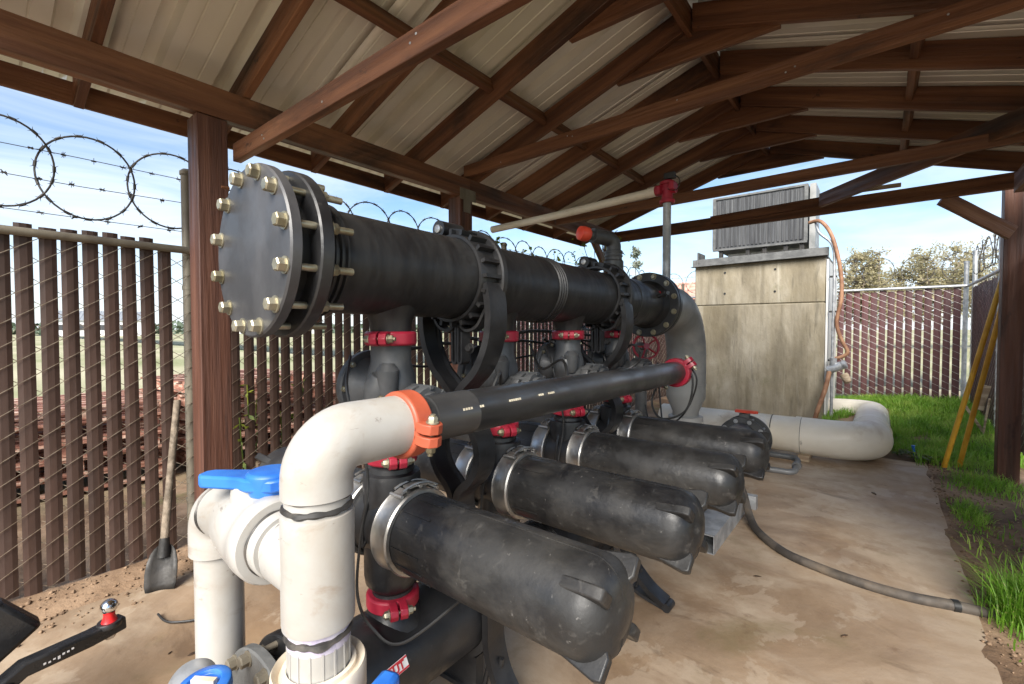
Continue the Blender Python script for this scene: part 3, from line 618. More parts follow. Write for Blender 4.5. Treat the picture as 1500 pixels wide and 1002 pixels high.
# ------------------------------------------------------------------ filters
ZC = .765
def canister(root, y, sg):
    RC = .110; x0 = 1.035; x1 = .395
    o = V((XM,y,ZC)); d = V((sg,0,0)); h0 = .125; h1 = .762
    pr = [(.095,h0),(.109,h0+.004),(.1105,h0+.02),(.1105,h1-.07)]
    for i in range(1,9):
        t = PI/2*i/8; pr.append((.0435+.067*math.cos(t), h1-.068+.066*math.sin(t)))
    pr += [(.03,h1+.004),(.012,h1+.006)]
    mb = MB(); mb.lathe(pr, o, d, 64)
    for i in range(14):                       # moulded ribs next to the band
        t = 2*PI*i/14; n_ = V((0,math.cos(t),math.sin(t)))
        mb.box(o+d*(h0+.075)+n_*.1095, (.11,.006,.006), Matrix.Rotation(t-PI/2,3,'X'))
    for i in range(2):                        # parting line
        s_ = 1 if i else -1
        mb.tube([o+d*h+V((0,0,s_*(r+.0003))) for r,h in pr[2:-2]], .0014, 4)
    c = mb.build('canister', M['canister'], root)
    for k in range(4):
        t = PI/4+PI/2*k; n_ = V((0,math.cos(t),math.sin(t))); tn = d.cross(n_)
        Mx = Matrix((d,n_,tn)).transposed().to_4x4(); Mx.translation = o
        f_ = MB(); f_.prism([(h1-.14,.104),(h1-.09,.112),(h1-.02,.126),(h1-.002,.122),(h1+.0,.08),(h1-.02,.05),(h1-.06,.09)], .026, Mx); f_.build('fin', M['canister'], c, bev=.004)
    # steel band with over-centre latch
    mb = MB(); mb.lathe([(.111,.064),(.121,.064),(.1245,.069),(.1215,.075),(.1215,.124),(.1245,.13),(.121,.136),(.111,.136),(.111,.064)], o, d, 64, False); b_ = mb.build('clamp_band', M['steel'], root)
    mb = MB()
    for t,l in ((R(62),.022),(R(78),.03),(R(94),.03),(R(110),.022)):
        n_ = V((0,-sg*0+math.cos(t),math.sin(t))); Mr = Matrix.Rotation(t-PI/2,3,'X')
        mb.box(o+d*.1+n_*.130, (.03,l,.006), Mr)
    for t in (R(56),R(86),R(117)):
        n_ = V((0,math.cos(t),math.sin(t))); mb.cyl(o+d*.074+n_*.129, o+d*.126+n_*.129, .0055, n=10)
    tt = [R(q) for q in range(56,120,8)]
    for off in (.082,.118): mb.tube([o+d*off+V((0,math.cos(t),math.sin(t)))*.138 for t in tt], .0035, 6)
    mb.build('latch', M['steel'], b_)
def make_filter(y):
    root = thing('disc_filter', (XM,y,0), 'x', 'filter', 'twin canister filters in a row')
    c = V((XM,y,0))
    mb = MB()
    mb.lathe([(.056,.50),(.058,.56),(.08,.585),(.084,.61),(.086,.90),(.083,.918),(.068,.922),(.066,.935),(.06,.94),(.0585,1.0)], c, (0,0,1), 40)
    mb.lathe([(.10,-.10),(.109,-.098),(.118,-.088),(.118,-.07),(.106,-.062),(.102,0),(.106,.062),(.118,.07),(.118,.088),(.109,.098),(.10,.10)], c+V((0,0,ZC)), (1,0,0), 48)
    mb.build('filter_head', M['black'], root)
    mb = MB()
    for sg in (-1,1):
        for t in (R(40),R(90),R(140)): mb.tube(catmull([(XM+.07*math.cos(t)*1.1,y-.07*sg*0-.07*math.sin(t)*sg*1.05,.88),(XM+.03*math.cos(t),y-.1*sg*math.sin(t),.80),(XM,y-.105*sg,.72)],5), .006, 6)
    mb.build('head_rib', M['black'], root)
    for sg in (1,-1): canister(root, y, sg)
    coupling(root, (XM,y,.53), (0,0,1), .062, M['red'], (1,-.5,0))
    coupling(root, (XM,y,.968), (0,0,1), .060, M['red'], (1,-.5,0))
    coupling(root, (XM,y,1.322), (0,0,1), .060, M['red'], (.55,-.83,0))
    # three way valve above the head
    mb = MB()
    mb.lathe([(.0575,1.345),(.06,1.30),(.06,1.25),(.072,1.21),(.078,1.16),(.075,1.10),(.064,1.05),(.058,1.0),(.0575,.985)][::-1], c, (0,0,1), 36)
    mb.lathe([(.05,-.02),(.06,.05),(.09,.085),(.098,.10)], c+V((0,0,1.17)), (-1,0,0), 36)
    mb.lathe([(.062,0),(.055,.05),(.05,.09),(.05,.2)], c+V((0,0,1.125)), (1,0,0), 32)
    mb.lathe([(.02,-.06),(.038,-.03),(.044,.03),(.03,.06)], c+V((.01,-.055,1.16)), (.4,0,1), 20)
    mb.lathe([(.02,-.05),(.03,-.03),(.034,.03),(.02,.05)], c+V((.05,-.05,1.2)), (0,0,1), 20)
    v = mb.build('backwash_valve', M['grey_plastic'], root)
    mb = MB(); mb.lathe([(.108,.095),(.113,.099),(.113,.118),(.108,.122),(.09,.128),(.06,.145),(.02,.15)], c+V((0,0,1.17)), (-1,0,0), 48); mb.build('bonnet', M['grey_plastic'], v)
    for i in range(8):
        t = 2*PI*i/8; mb = MB(); mb.bolt(c+V((-.095,math.cos(t)*.101,1.17+math.sin(t)*.101)), (1,0,0), .0075, .008); mb.build('bonnet_bolt', M['zinc'], v)
    mb = MB()
    for a_ in (.105,.15): mb.lathe([(.05,0),(.064,.0),(.066,.004),(.066,.028),(.064,.032),(.05,.032)], c+V((a_,0,1.125)), (1,0,0), 32)
    for t in range(0,360,45):
        n_ = V((0,math.cos(R(t)),math.sin(R(t)))); mb.box(c+V((.144,0,1.125))+n_*.062, (.085,.012,.01), Matrix.Rotation(R(t)-PI/2,3,'X'))
    mb.build('drain_coupling', M['grey_plastic'], v)
    # control tube and solenoid
    mb = MB(); mb.tube(catmull([(XM-.06,y-.10,1.27),(XM+.02,y-.16,1.18),(XM+.045,y-.125,1.0),(XM+.05,y-.118,.9),(XM+.035,y-.135,.75),(XM+.03,y-.14,.6),(XM+.05,y-.105,.5),(XM+.13,y-.06,.47),(XM+.2,y+.12,.55)],8), .0045, 6); mb.build('control_tube', M['cable'], root)
    return root
flt = make_filter(YF[0])
flabels = ['nearest twin canister filter, its dusty black canister largest in the foreground', 'black twin canister filter second from the camera, just behind the dusty nearest one',
    'black twin canister filter third from the camera, above the start of the black hose', 'black twin canister filter farthest from the camera, next to the grey elbow pipe']
flt['label'] = flabels[0]
for i in (1,2,3):
    o = copy_tree(flt); o.location = (XM, YF[i], 0); o['label'] = flabels[i]
# ------------------------------------------------------------------ support frames
def make_frame(y):
    root = thing('support_frame', (XM,y,0), 'x', 'frame', 'black support frames holding both manifolds')
    c = V((XM,y,0)); S = (0,1,0); wv = .042
    chan = [(-.010,-wv),(.016,-wv),(.016,-wv+.01),(.004,-wv+.014),(.004,wv-.014),(.016,wv-.01),(.016,wv),(-.010,wv)]
    zc = mz(y)-.0
    mb = MB()
    mb.lathe([(RP+.002,-.052),(.149,-.052),(.151,-.048),(.151,.026),(.171,.026),(.176,.031),(.176,.05),(.171,.055),(RP+.002,.055),(RP+.002,-.052)], c+V((0,0,zc)), (0,1,0), 56, False)
    for i in range(20):
        t = 2*PI*i/20; n_ = V((math.cos(t),0,math.sin(t))); mb.box(c+V((0,-.01,zc))+n_*.159, (.012,.075,.018), Matrix.Rotation(-t+PI/2,3,'Y'))
    # hinge eyes over the pipe
    for a_ in (R(108),):
        n_ = V((math.cos(a_),0,math.sin(a_))); p = c+V((0,0,zc))+n_*.186
        mb.cyl(p-V((0,.05,0)), p+V((0,.05,0)), .03, n=24)
        mb.box(p+V((.05,0,-.012)), (.08,.05,.022), Matrix.Rotation(R(12),3,'Y')); mb.box(p+V((-.04,0,-.022)), (.06,.05,.02), Matrix.Rotation(R(-32),3,'Y'))
    mb.build('pipe_saddle', M['black'], root)
    mb = MB(); p = c+V((0,0,zc))+V((math.cos(R(108)),0,math.sin(R(108))))*.186; mb.lathe([(.015,.05),(.014,.056),(.006,.058)], p, (0,-1,0), 20); mb.build('hinge_pin', M['steel'], root)
    # two hooked brackets under the pipe
    mb = MB()
    for s_ in (-1,1):
        pts = catmull([c+V((s_*x_,0,z_)) for x_,z_ in ((.145,1.44),(.10,1.365),(.05,1.345),(.014,1.365),(.014,1.40))],6)
        mb.sweep(pts, [(-.005,-.02),(.005,-.02),(.005,.02),(-.005,.02)], S)
        mb.sweep(catmull([c+V((s_*x_,0,z_)) for x_,z_ in ((.006,1.38),(.006,1.30),(.006,1.235),(.022,1.235),(.024,1.26),(.024,1.34))],5), [(-.004,-.02),(.004,-.02),(.004,.02),(-.004,.02)], S)
    mb.bolt(c+V((.07,-.02,1.285)), (0,-1,0), .014, .014)
    mb.build('hook_bracket', M['black'], root)
    # wavy legs
    W_ = [(.152,1.50),(.166,1.44),(.168,1.36),(.148,1.28),(.105,1.205),(.045,1.15),(.016,1.11),(.03,1.06),(.085,1.01),(.115,.95),(.112,.885),(.08,.83),(.035,.79),(.016,.75),(.03,.69),(.09,.63),(.135,.56),(.15,.48),(.155,.38),(.16,.28),(.20,.18),(.29,.085),(.375,.035)]
    for s_ in (-1,1):
        mb = MB(); pts = catmull([c+V((s_*x_,0,z_)) for x_,z_ in W_],5)
        ch_ = [(u*s_,w2) for u,w2 in chan]
        mb.sweep(pts, ch_, S)
        mb.build('leg', M['black'], root, bev=0)
        mb = MB(); pts = catmull([c+V((s_*x_,0,z_)) for x_,z_ in ((.0,.09),(.15,.075),(.27,.035),(.38,.012))],5); mb.sweep(pts, [(-.008,-.03),(.008,-.03),(.008,.03),(-.008,.03)], S)
        for x_,z0,z1 in ((.16,.08,.25),(.22,.05,.16),(.1,.08,.19)): mb.cyl(c+V((s_*x_,0,z0)), c+V((s_*(x_+.03),0,z1)), .009, n=6)
        mb.cyl(c+V((s_*.385,-.034,.022)), c+V((s_*.385,.034,.022)), .021, n=16)
        mb.build('foot', M['black'], root)
    mb = MB(); mb.lathe([(RP+.002,-.03),(.162,-.03),(.162,.03),(RP+.002,.03),(RP+.002,-.03)], c+V((0,0,ZL)), (0,1,0), 48, False)
    mb.bb(c+V((-.09,-.02,.09)), c+V((.09,.02,.215))); mb.build('lower_saddle', M['black'], root)
    return root
fr1 = make_frame(1.145); fr1['label'] = 'black wavy legged support frame between the first and second filters'
fr2 = copy_tree(fr1); fr2.location = (XM,2.155,0); fr2['label'] = 'black wavy legged support frame between the third and fourth filters'
# ------------------------------------------------------------------ drain pipe
XD, ZD = -.85, 1.127
DP = thing('drain_pipe', (XD,.66,ZD), 'dusty black plastic pipe running in front of the valves with an orange clamp', 'pipe')
mb = MB(); mb.lathe([(.05,.0),(.057,.0),(.057,.035),(.053,.036),(.053,.044),(.057,.045),(.0572,.18),(.0578,.181),(.0578,.187),(.0572,.188),(.0572,1.79),(.05,1.79)], (XD,.675,ZD+.006), (0,1,-.008), 48); mb.build('pipe', M['drain'], DP)
coupling(DP, (XD,.66,ZD+.005), (0,1,0), .06, M['orange'], (1,0,-.12), .05)
coupling(DP, (XD,2.46,ZD-.01), (0,1,0), .06, M['red'], (.8,0,.6), .05)
mb = MB(); mb.lathe([(.055,0),(.06,.01),(.06,.05),(.05,.06)], (XD,2.475,ZD-.01), (0,1,0), 32); mb.build('end_cap', M['black'], DP)
mb = MB()
for s_,n_ in ((.80,4),(.86,2),(.98,6),(1.12,3),(1.17,4)):
    mb = MB()
    for k in range(n_):
        t = R(22); yy = s_+k*.009; mb.box((XD+.0578*math.cos(t), yy, ZD+.003+.0578*math.sin(t)), (.0015,.006,.006), Matrix.Rotation(-t,3,'Y'))
    mb.build('pipe_print', M['print'], DP)
# ------------------------------------------------------------------ white PVC assembly in front
PV = thing('pvc_riser', (-.85,.45,0), 'white PVC elbow, tee and pipes with blue ball valve handles in the foreground', 'pipework')
px, py = -.85, .45
mb = MB(); rr = .0665
pts = [V((px,.648,ZD+.006))] + bend((px,.648,ZD+.006),(px,py,ZD+.006),(px,py,.9),.072,14) + [V((px,py,1.03))]
mb.tube(pts, [rr]*len(pts), 48); mb.build('elbow', M['pvc'], PV)
mb = MB(); mb.cyl((px,.632,ZD+.005),(px,.668,ZD+.005), .0575, n=40); mb.build('nipple', M['black'], PV)
mb = MB(); mb.cyl((px,py,1.035),(px,py,.995), .0605, n=40); mb.build('pipe', M['pvc'], PV); mb = MB(); mb.cyl((px,py,.76),(px,py,.60), .0575, n=40); mb.build('pipe', M['pvc'], PV)
def glue_ring(c, axis, r, seed, w_=.008):
    mb = MB(); c = V(c); a, b_, d = mb.frame(axis); pts = []; rad = []
    for i in range(72):
        t = 2*PI*i/72; k = noise.noise(V((math.cos(t)*1.5,math.sin(t)*1.5,seed)))
        pts.append(c + (a*math.cos(t)+b_*math.sin(t))*(r-.001) + d*.004*k); rad.append(w_*(.45+.75*abs(k)))
    mb.tube(pts, rad, 6, True); return mb
for (c_,ax,r_,sd_,w_) in (((px,py,1.008),(0,0,1),.0605,1,.012),((px,py,1.029),(0,0,1),.064,2,.003),((px,py,.762),(0,0,1),.0577,3,.013)):
    glue_ring(c_,ax,r_,sd_,w_).build('cement_ring', M['glue'], PV)
mb = MB(); zt = .885
mb.lathe([(.06,.0),(.0665,.003),(.0675,.01),(.0675,.212),(.0665,.219),(.06,.222)], (px,py,.778), (0,0,1), 48)
mb.lathe([(.06,.0),(.0675,.02),(.0675,.105),(.066,.11),(.058,.11)], (px,py,zt), (-1,0,0), 48); mb.build('tee', M['pvc'], PV)
mb = MB(); mb.cyl((px,py,.778),(px,py,.742), .0582, n=40); mb.build('primer_band', M['primer'], PV)
# upper ball valve on the branch
VX = -1.145
mb = MB(); mb.cyl((px-.1,py,zt),(px-.16,py,zt), .057, n=40)
mb.lathe([(.066,.0),(.07,.004),(.07,.03),(.064,.034)], (px-.135,py,zt), (-1,0,0), 44); mb.build('valve_spigot', M['pvc'], PV)
vb = MB()
vb.lathe([(.07,-.13),(.088,-.128),(.092,-.12),(.092,-.082),(.088,-.076),(.087,-.074),(.0885,-.05),(.086,-.01),(.08,.035),(.073,.075),(.069,.1),(.069,.175)], (VX,py,zt), (-1,0,0), 52)
vb.lathe([(.05,0),(.046,.04),(.03,.048)], (VX,py,zt+.062), (0,0,1), 32)
va = vb.build('ball_valve', M['pvc'], PV)
# blue lever
hb = MB(); hz_ = zt+.101
d = V((-.82,-.57,0)).normalized(); Mx = Matrix((d, V((-d.y,d.x,0)), V((0,0,1)))).transposed().to_4x4(); Mx.translation = V((VX+.045,py+.02,hz_+.012))
poly = [(-.055,-.03),(-.03,-.05),(.03,-.05),(.06,-.034),(.155,-.027),(.17,-.012),(.17,.012),(.155,.027),(.06,.034),(.03,.05),(-.03,.05),(-.055,.03)]
hb.prism(poly, .03, Mx); hb.lathe([(.044,-.032),(.05,-.014),(.053,.012),(.051,.024),(.03,.027)], V((VX+.045,py+.02,hz_+.012)), (0,0,1), 32); h_ = hb.build('valve_handle', M['blue'], va, bev=.006)
for c_,r_,sd_ in (((VX+.133,py,zt),.071,8),((VX-.17,py,zt),.0695,4),((px-.168,py,zt),.0575,5),((px-.112,py,zt),.06,7)): glue_ring(c_,(1,0,0),r_,sd_,.006).build('cement_ring', M['glue'], PV)
# elbow and drop pipe on the left
xl = -1.372
mb = MB(); pts = [V((VX-.14,py,zt))] + bend((VX-.1,py,zt),(xl,py,zt),(xl,py,.6),.072,12) + [V((xl,py,.762))]
mb.tube(pts, .0685, 44); mb.build('elbow', M['pvc'], PV)
mb = MB(); mb.cyl((xl,py,.765),(xl,py,.02), .0572, n=44); mb.build('pipe', M['pvc'], PV)
glue_ring((xl,py,.761),(0,0,1),.0585,6,.004).build('cement_ring', M['glue'], PV)
# lower union collar and second valve
mb = MB(); mb.lathe([(.06,.0),(.0685,0),(.0685,-.01),(.074,-.012),(.0785,-.006),(.085,0),(.088,-.006),(.088,-.06),(.083,-.07),(.083,-.3),(.06,-.3)][::-1], (px,py,.695), (0,0,1), 52, False); mb.build('union_collar', M['pvc_cream'], PV)
mb = MB()
for k in range(16):
    t = 2*PI*k/16; mb.box((px+.0575*math.cos(t), py+.0575*math.sin(t), .715), (.003,.004,.06), Matrix.Rotation(t,3,'Z'))
mb.build('spigot_rib', M['pvc'], PV)
mb = MB(); mb.cyl((px,py,.38),(px,py,.02), .0572, n=40); mb.build('pipe', M['pvc'], PV)
mb = MB(); Mx = Matrix.Translation((px+.125,py+.045,.625)) @ Matrix.Rotation(R(25),4,'Z')
mb.box((px+.148,py+.045,.64),(.04,.055,.13), Matrix.Rotation(R(20),3,'Z')); mb.cyl((px+.06,py+.02,.585),(px+.15,py+.045,.585), .025, n=20); mb.build('valve_handle', M['blue'], PV, bev=.01)
# third small valve: blue round cap on a grey body
SV = thing('capped_valve', (-1.09,.325,0), 'grey valve with a round blue cap below the left white pipe', 'valve')
cc = V((-1.09,.325,.583))
mb = MB(); mb.lathe([(.03,-.57),(.03,-.12),(.05,-.09),(.054,-.02),(.05,0)], cc, (0,0,1), 32); mb.lathe([(.04,-.02),(.048,0),(.048,.09),(.043,.1)], cc+V((-.02,.0,-.03)), (-.9,.1,0), 28); mb.build('valve_body', M['galv'], SV)
mb = MB(); mb.lathe([(.048,0),(.0525,.004),(.0525,.024),(.048,.028),(.034,.03),(.03,.022)], cc, (.0,-.1,1), 36); mb.build('cap', M['blue'], SV, bev=.0015)
mb = MB(); mb.box(cc+V((0,0,.03)),(.05,.012,.012), Matrix.Rotation(.6,3,'Z')); mb.build('cap_bar', M['pvc_cream'], SV)
# ------------------------------------------------------------------ air valve
AV = thing('air_valve', (XM,2.33,mz(2.33)), 'black air release valve with a red cap standing on the top pipe', 'air valve')
zt_ = mz(2.33)+RP
mb = MB(); mb.lathe([(.03,-.01),(.03,.02),(.052,.022),(.054,.03),(.054,.075),(.05,.08),(.046,.085),(.046,.10),(.05,.102),(.05,.108),(.046,.11),(.046,.12),(.05,.122),(.05,.13),(.045,.135)], (XM,2.33,zt_), (0,0,1), 32)
pts = [V((XM,2.33,zt_+.13))] + bend((XM,2.33,zt_+.1),(XM,2.33,zt_+.195),(XM-.05,2.23,zt_+.205),.045,8) + [V((XM-.06,2.20,zt_+.207))]
mb.tube(pts, .04, 24); mb.tube([V((XM-.03,2.26,zt_+.2)),V((XM-.075,2.17,zt_+.209))], .026, 20); mb.build('valve_body', M['grey_plastic'], AV)
mb = MB(); d = V((-.06,-.13,.012)); mb.lathe([(.03,0),(.038,.01),(.04,.04),(.036,.06),(.02,.068)], V((XM-.07,2.18,zt_+.208)), d, 24); mb.build('cap', M['redcap'], AV)
# ------------------------------------------------------------------ grey elbow and valve train beyond
EL = thing('elbow_pipe', (XM,3.45,.4), 'grey painted steel elbow bending down from the far flange, with a thin red strap', 'pipe')
c0 = V((XM,2.86,fz)); cor = V((XM,3.56,fz))
mb = MB(); flange(mb, (XM,2.832,fz), (0,1,0), .203, .11, .034); mb.build('flange_ring', M['black'], EL)
pts = [V((XM,2.862,fz))] + bend(c0, cor, V((XM,3.56,.8)), .36, 16) + [V((XM,3.56,.92)), V((XM,3.56,.86))]
mb = MB(); mb.tube(pts, .142, 48); mb.lathe([(.142,0),(.142,-.04),(.095,-.15),(.095,-.2)][::-1], (XM,3.56,.87), (0,0,1), 44)
for z in (.93,1.16): mb.ring(.14,.1445,-.004,.004,(XM,3.56,z),(0,0,1),44)
mb.build('elbow', M['ironpaint'], EL)
mb = MB(); mb.lathe([(.09,0),(.125,0),(.125,.035),(.09,.04)], (XM,3.56,.65), (0,0,1), 40)
for i in range(8): t = 2*PI*i/8; mb.bolt((XM+.108*math.cos(t),3.56+.108*math.sin(t),.65),(0,0,-1),.011,.01)
mb.build('flange_ring', M['ironpaint'], EL)
mb = MB(); mb.cyl((XM,3.56,.65),(XM,3.56,-.05),.085,n=32); mb.ring(.08,.12,0,.03,(XM,3.56,.60),(0,0,1)); mb.build('inlet_pipe', M['black'], EL)
mb = MB(); pts = [V((XM+.146*math.cos(t), 3.02, fz+.146*math.sin(t))) for t in (R(q) for q in range(-50,100,10))]; mb.tube(pts, .004, 5); mb.build('strap', M['red'], EL)
# riser to the roof
RO = thing('overhead_pipe', (XM,3.2,1.6), 'pale pipe under the roof with a red fitting on a grey upright', 'pipe')
mb = MB(); mb.cyl((XM+.03,3.05,fz+.1),(XM+.03,3.05,2.2), .026, n=20); mb.build('upright', M['galv'], RO)
mb = MB(); mb.tube([(XM-.02,3.05,2.285),(-1.9,3.02,2.24),(-2.62,2.98,2.205)], .029, 20); mb.lathe([(.034,0),(.034,.07)], (XM-.03,3.05,2.284), (-1,0,-.05), 20); mb.build('pipe', M['pvc_dirty'], RO)
mb = MB(); mb.cyl((XM+.03,3.05,2.19),(XM+.03,3.05,2.34),.036,n=20); mb.cyl((XM-.05,3.05,2.285),(XM+.09,3.05,2.285),.036,n=20)
for z in (2.19,2.31): mb.cyl((XM+.03,3.05,z),(XM+.03,3.05,z+.022),.05,n=20)
mb.box((XM+.08,3.0,2.285),(.03,.04,.05)); mb.box((XM-.01,3.0,2.27),(.03,.04,.05)); mb.build('fitting', M['red'], RO, bev=.004)
mb = MB(); mb.box((XM+.05,3.04,2.365),(.07,.04,.04)); mb.tube(catmull([(XM+.08,3.04,2.37),(XM+.12,3.03,2.32),(XM+.1,3.02,2.26),(XM+.05,3.0,2.27)],5),.004,5); mb.build('gauge', M['cable'], RO, bev=.004)
# red handwheel valve behind
HW = thing('gate_valve', (-1.36,3.28,0), 'gate valve with a red spoked handwheel behind the manifold', 'valve')
hc = V((-1.36,3.28,1.22)); ax = V((.55,-.8,.15)).normalized()
mb = MB(); a, b_, d = mb.frame(ax); mb.tube([hc+(a*math.cos(2*PI*i/32)+b_*math.sin(2*PI*i/32))*.092 for i in range(32)], .009, 8, True)
for k in range(5):
    t = 2*PI*k/5; mb.tube([hc-ax*.012, hc+(a*math.cos(t)+b_*math.sin(t))*.09], .0075, 6)
mb.lathe([(.02,-.02),(.022,.02)], hc, ax, 16); mb.build('handwheel', M['red'], HW)
mb = MB(); mb.cyl(hc, hc-ax*.2, .011, n=10); mb.lathe([(.03,0),(.05,.02),(.06,.08),(.06,.12)], hc-ax*.14, -ax, 24); mb.cyl((-1.47,3.45,-.02),(-1.47,3.45,1.15),.045,n=20); mb.build('valve_body', M['cast'], HW)
# white ground pipe, u-shaped
GP = thing('ground_pipe', (-.6,5.6,0), 'fat aged white PVC pipe looping from the filters round to the concrete tank', 'pipe')
yp, zp, rp = 5.62, .235, .185
mb = MB(); pts = [V((-2.1,yp,zp)), V((-.9,yp,zp))]; mb.tube(pts, rp, 44); mb.build('pipe', M['pvc_dirty'], GP)
mb = MB(); mb.tube([V((-.895,yp,zp)), V((-.63,yp,zp))], rp, 44); mb.ring(rp-.01,rp+.008,0,.05,(-.68,yp,zp),(1,0,0),44); mb.build('pipe', M['pvc_dirty'], GP)
mb = MB(); pts = [V((-.625,yp,zp))] + bend((-.63,yp,zp),(-.07,yp,zp),(-.07,8.6,.12),.32,14); mb.tube(pts, rp+.006, 44); mb.build('elbow', M['pvc_dirty'], GP)
e0 = pts[-1]; mb = MB(); pts2 = [e0] + bend(e0,(-.07,8.55,.12),(-.75,8.55,.1),.3,12) + [V((-.66,8.55,.1))]; mb.tube(pts2, rp-.004, 44); mb.ring(rp-.01,rp+.008,-.02,.02,e0+V((0,.5,-.03)),(0,1,0),44); mb.build('elbow', M['pvc_dirty'], GP)
mb = MB(); mb.lathe([(.17,0),(.175,.14),(.15,.3),(.14,.32)], (-1.06,yp-.1,zp+.02), (0,-1,0), 44); mb.build('tee_branch', M['pvc_dirty'], GP)
for c_ in ((-.897,yp,zp),(-.628,yp,zp)): 
    mb = MB(); mb.ring(rp-.002,rp+.0045,-.004,.004,c_,(1,0,0),44); mb.build('joint_line', M['glue'], GP)
mb = MB(); mb.bb((-.64,yp-.16,0),(-.54,yp+.16,.06)); mb.build('support_block', M['wood_pale'], GP, bev=.004)
# butterfly valve between outlet and white pipe
BV = thing('butterfly_valve', (-1.08,5.1,0), 'dark flanged valve with a faded red lever in front of the white ground pipe', 'valve')
mb = MB(); flange(mb,(-1.06,5.16,zp-.005),(0,1,0),.235,.12,.03); flange(mb,(-1.06,4.98,zp-.005),(0,1,0),.235,.12,.03); mb.cyl((-1.06,3.86,ZL-.03),(-1.06,5.17,zp+.03),.135,n=40); mb.ring(.13,.17,0,.09,(-1.06,5.04,zp+.03),(0,1,0)); mb.build('valve_body', M['grey_plastic'], BV)
for i in range(10):
    t = 2*PI*i/10; mb = MB(); p = V((-1.06+.203*math.cos(t),4.98,zp-.005+.203*math.sin(t))); mb.cyl(p,p+V((0,.24,0)),.011,n=8); mb.bolt(p,(0,-1,0),.017,.014); mb.build('bolt', M['galv'], BV)
mb = MB(); mb.cyl((-1.06,5.08,zp+.18),(-1.06,5.08,.50),.02,n=14); mb.box((-1.06,5.08,.475),(.09,.07,.04)); mb.build('stem', M['cast'], BV)
mb = MB(); mb.prism([(-.06,-.035),(.12,-.028),(.15,0),(.12,.028),(-.06,.035)], .028, Matrix.Translation((-1.08,5.05,.52))); mb.build('lever', M['redcap'], BV, bev=.005)
# small grey drain fitting at the far filter
DF = thing('drain_fitting', (-.36,2.45,0), 'small grey U-shaped pipe fitting beyond the farthest canister', 'fitting')
mb = MB(); pts = [V((-.60,2.62,.72)), V((-.40,2.60,.72))] + bend((-.42,2.6,.72),(-.30,2.6,.72),(-.30,2.50,.70),.04,6) + bend((-.30,2.55,.70),(-.30,2.45,.685),(-.42,2.44,.685),.035,6) + [V((-.44,2.44,.685))]
mb.tube(pts, .014, 14); mb.lathe([(.02,0),(.02,.03)], (-.30,2.515,.70), (0,1,0), 14); mb.build('pipe', M['grey_plastic'], DF)
# steel channel skid on the slab
SK = thing('steel_channel', (-.8,2.8,0), 'open ended galvanised steel box section lying on the slab under the third canister', 'channel')
mb = MB(); x0,x1,h_,y0_,y1_ = -.905,-.75,.115,2.85,3.75
for a_,b_ in (((x0,y0_,.001),(x1,y1_,.007)),((x0,y0_,h_-.006),(x1,y1_,h_)),((x0,y0_+.001,.0072),(x0+.006,y1_,h_-.0062)),((x1-.006,y0_+.001,.0072),(x1,y1_,h_-.0062))): mb.bb(a_,b_)
mb.build('channel', M['galv'], SK)
mb = MB(); mb.bb((-1.05,3.76,0.001),(-.70,3.82,.10)); mb.build('cross_piece', M['galv'], SK)
# black hose
hp = [(-.86,3.45,.46),(-.83,3.62,.33),(-.77,3.66,.16),(-.68,3.47,.045),(-.59,3.30,.022),(-.42,3.11,.02),(-.243,3.03,.02),(-.06,2.985,.02),(.13,2.98,.02),(.30,3.02,.02),(.44,3.06,.01),(.75,3.15,-.01),(1.0,3.3,-.03)]
HO = thing('hose', (-.6,3.3,0), 'long dusty black hose snaking over the slab into the grass', 'hose')
hpts = catmull(hp, 8); mb = MB(); mb.tube(hpts, .025, 16); mb.build('tube', M['rubber'], HO)
mb = MB(); mb.lathe([(.025,-.03),(.03,-.028),(.03,.028),(.025,.03)], hpts[8], hpts[9]-hpts[7], 18); mb.build('coupler', M['galv_tan'], HO)
mb = MB(); mb.tube([V((.29,3.017,.02)),V((.315,3.026,.02))], .0285, 16); mb.build('hose_clip', M['cable'], HO)
mb = MB(); mb.tube(catmull([(-.83,3.60,.30),(-.90,3.45,.13),(-.98,3.2,.1),(-1.1,3.05,.12)],8), .014, 12); 
tag(mb.build('drain_hose', M['rubber']), 'short grey hose curling over the steel channel behind the third canister', 'hose')
# cables
def cable(pts, r, label, m='cable', name='cable'):
    mb = MB(); mb.tube(catmull(pts,8), r, 6); tag(mb.build(name, M[m]), label, 'cable')
cable([(-.86,2.47,1.19),(-.77,2.47,1.10),(-.80,2.47,.92),(-.93,2.46,.86),(-1.0,2.5,.95),(-.93,2.52,1.12)], .006, 'black cable looped over the far end of the dusty drain pipe')
cable([(-.84,2.5,1.19),(-.755,2.5,1.08),(-.83,2.5,.88),(-1.0,2.53,.78),(-1.08,2.6,.9)], .005, 'thin black cable hanging lowest from the end of the drain pipe')
cable([(-.99,2.55,1.16),(-.96,2.52,.95),(-.94,2.5,.8),(-.96,2.5,.7)], .005, 'straight black cable hanging behind the end of the drain pipe')
for k,(y0,y1) in enumerate(((1.02,1.62),(1.5,2.2),(2.0,2.7))):
    cable([(-1.40,y0,1.30),(-1.42,y0+.12,1.275),(-1.43,(y0+y1)/2,1.29),(-1.42,y1-.1,1.27),(-1.40,y1,1.29)], .007, ('black control cable strung behind the valves between the first and second filters','black control cable strung behind the valves between the second and third filters','black control cable strung behind the valves past the third filter')[k])
    cable([(-1.38,y0+.05,1.22),(-1.42,y0+.2,1.20),(-1.40,y1-.1,1.215),(-1.3,y1,1.13)], .005, ('thin lower control line behind the first valves','thin lower control line behind the middle valves','thin lower control line behind the far valves')[k])
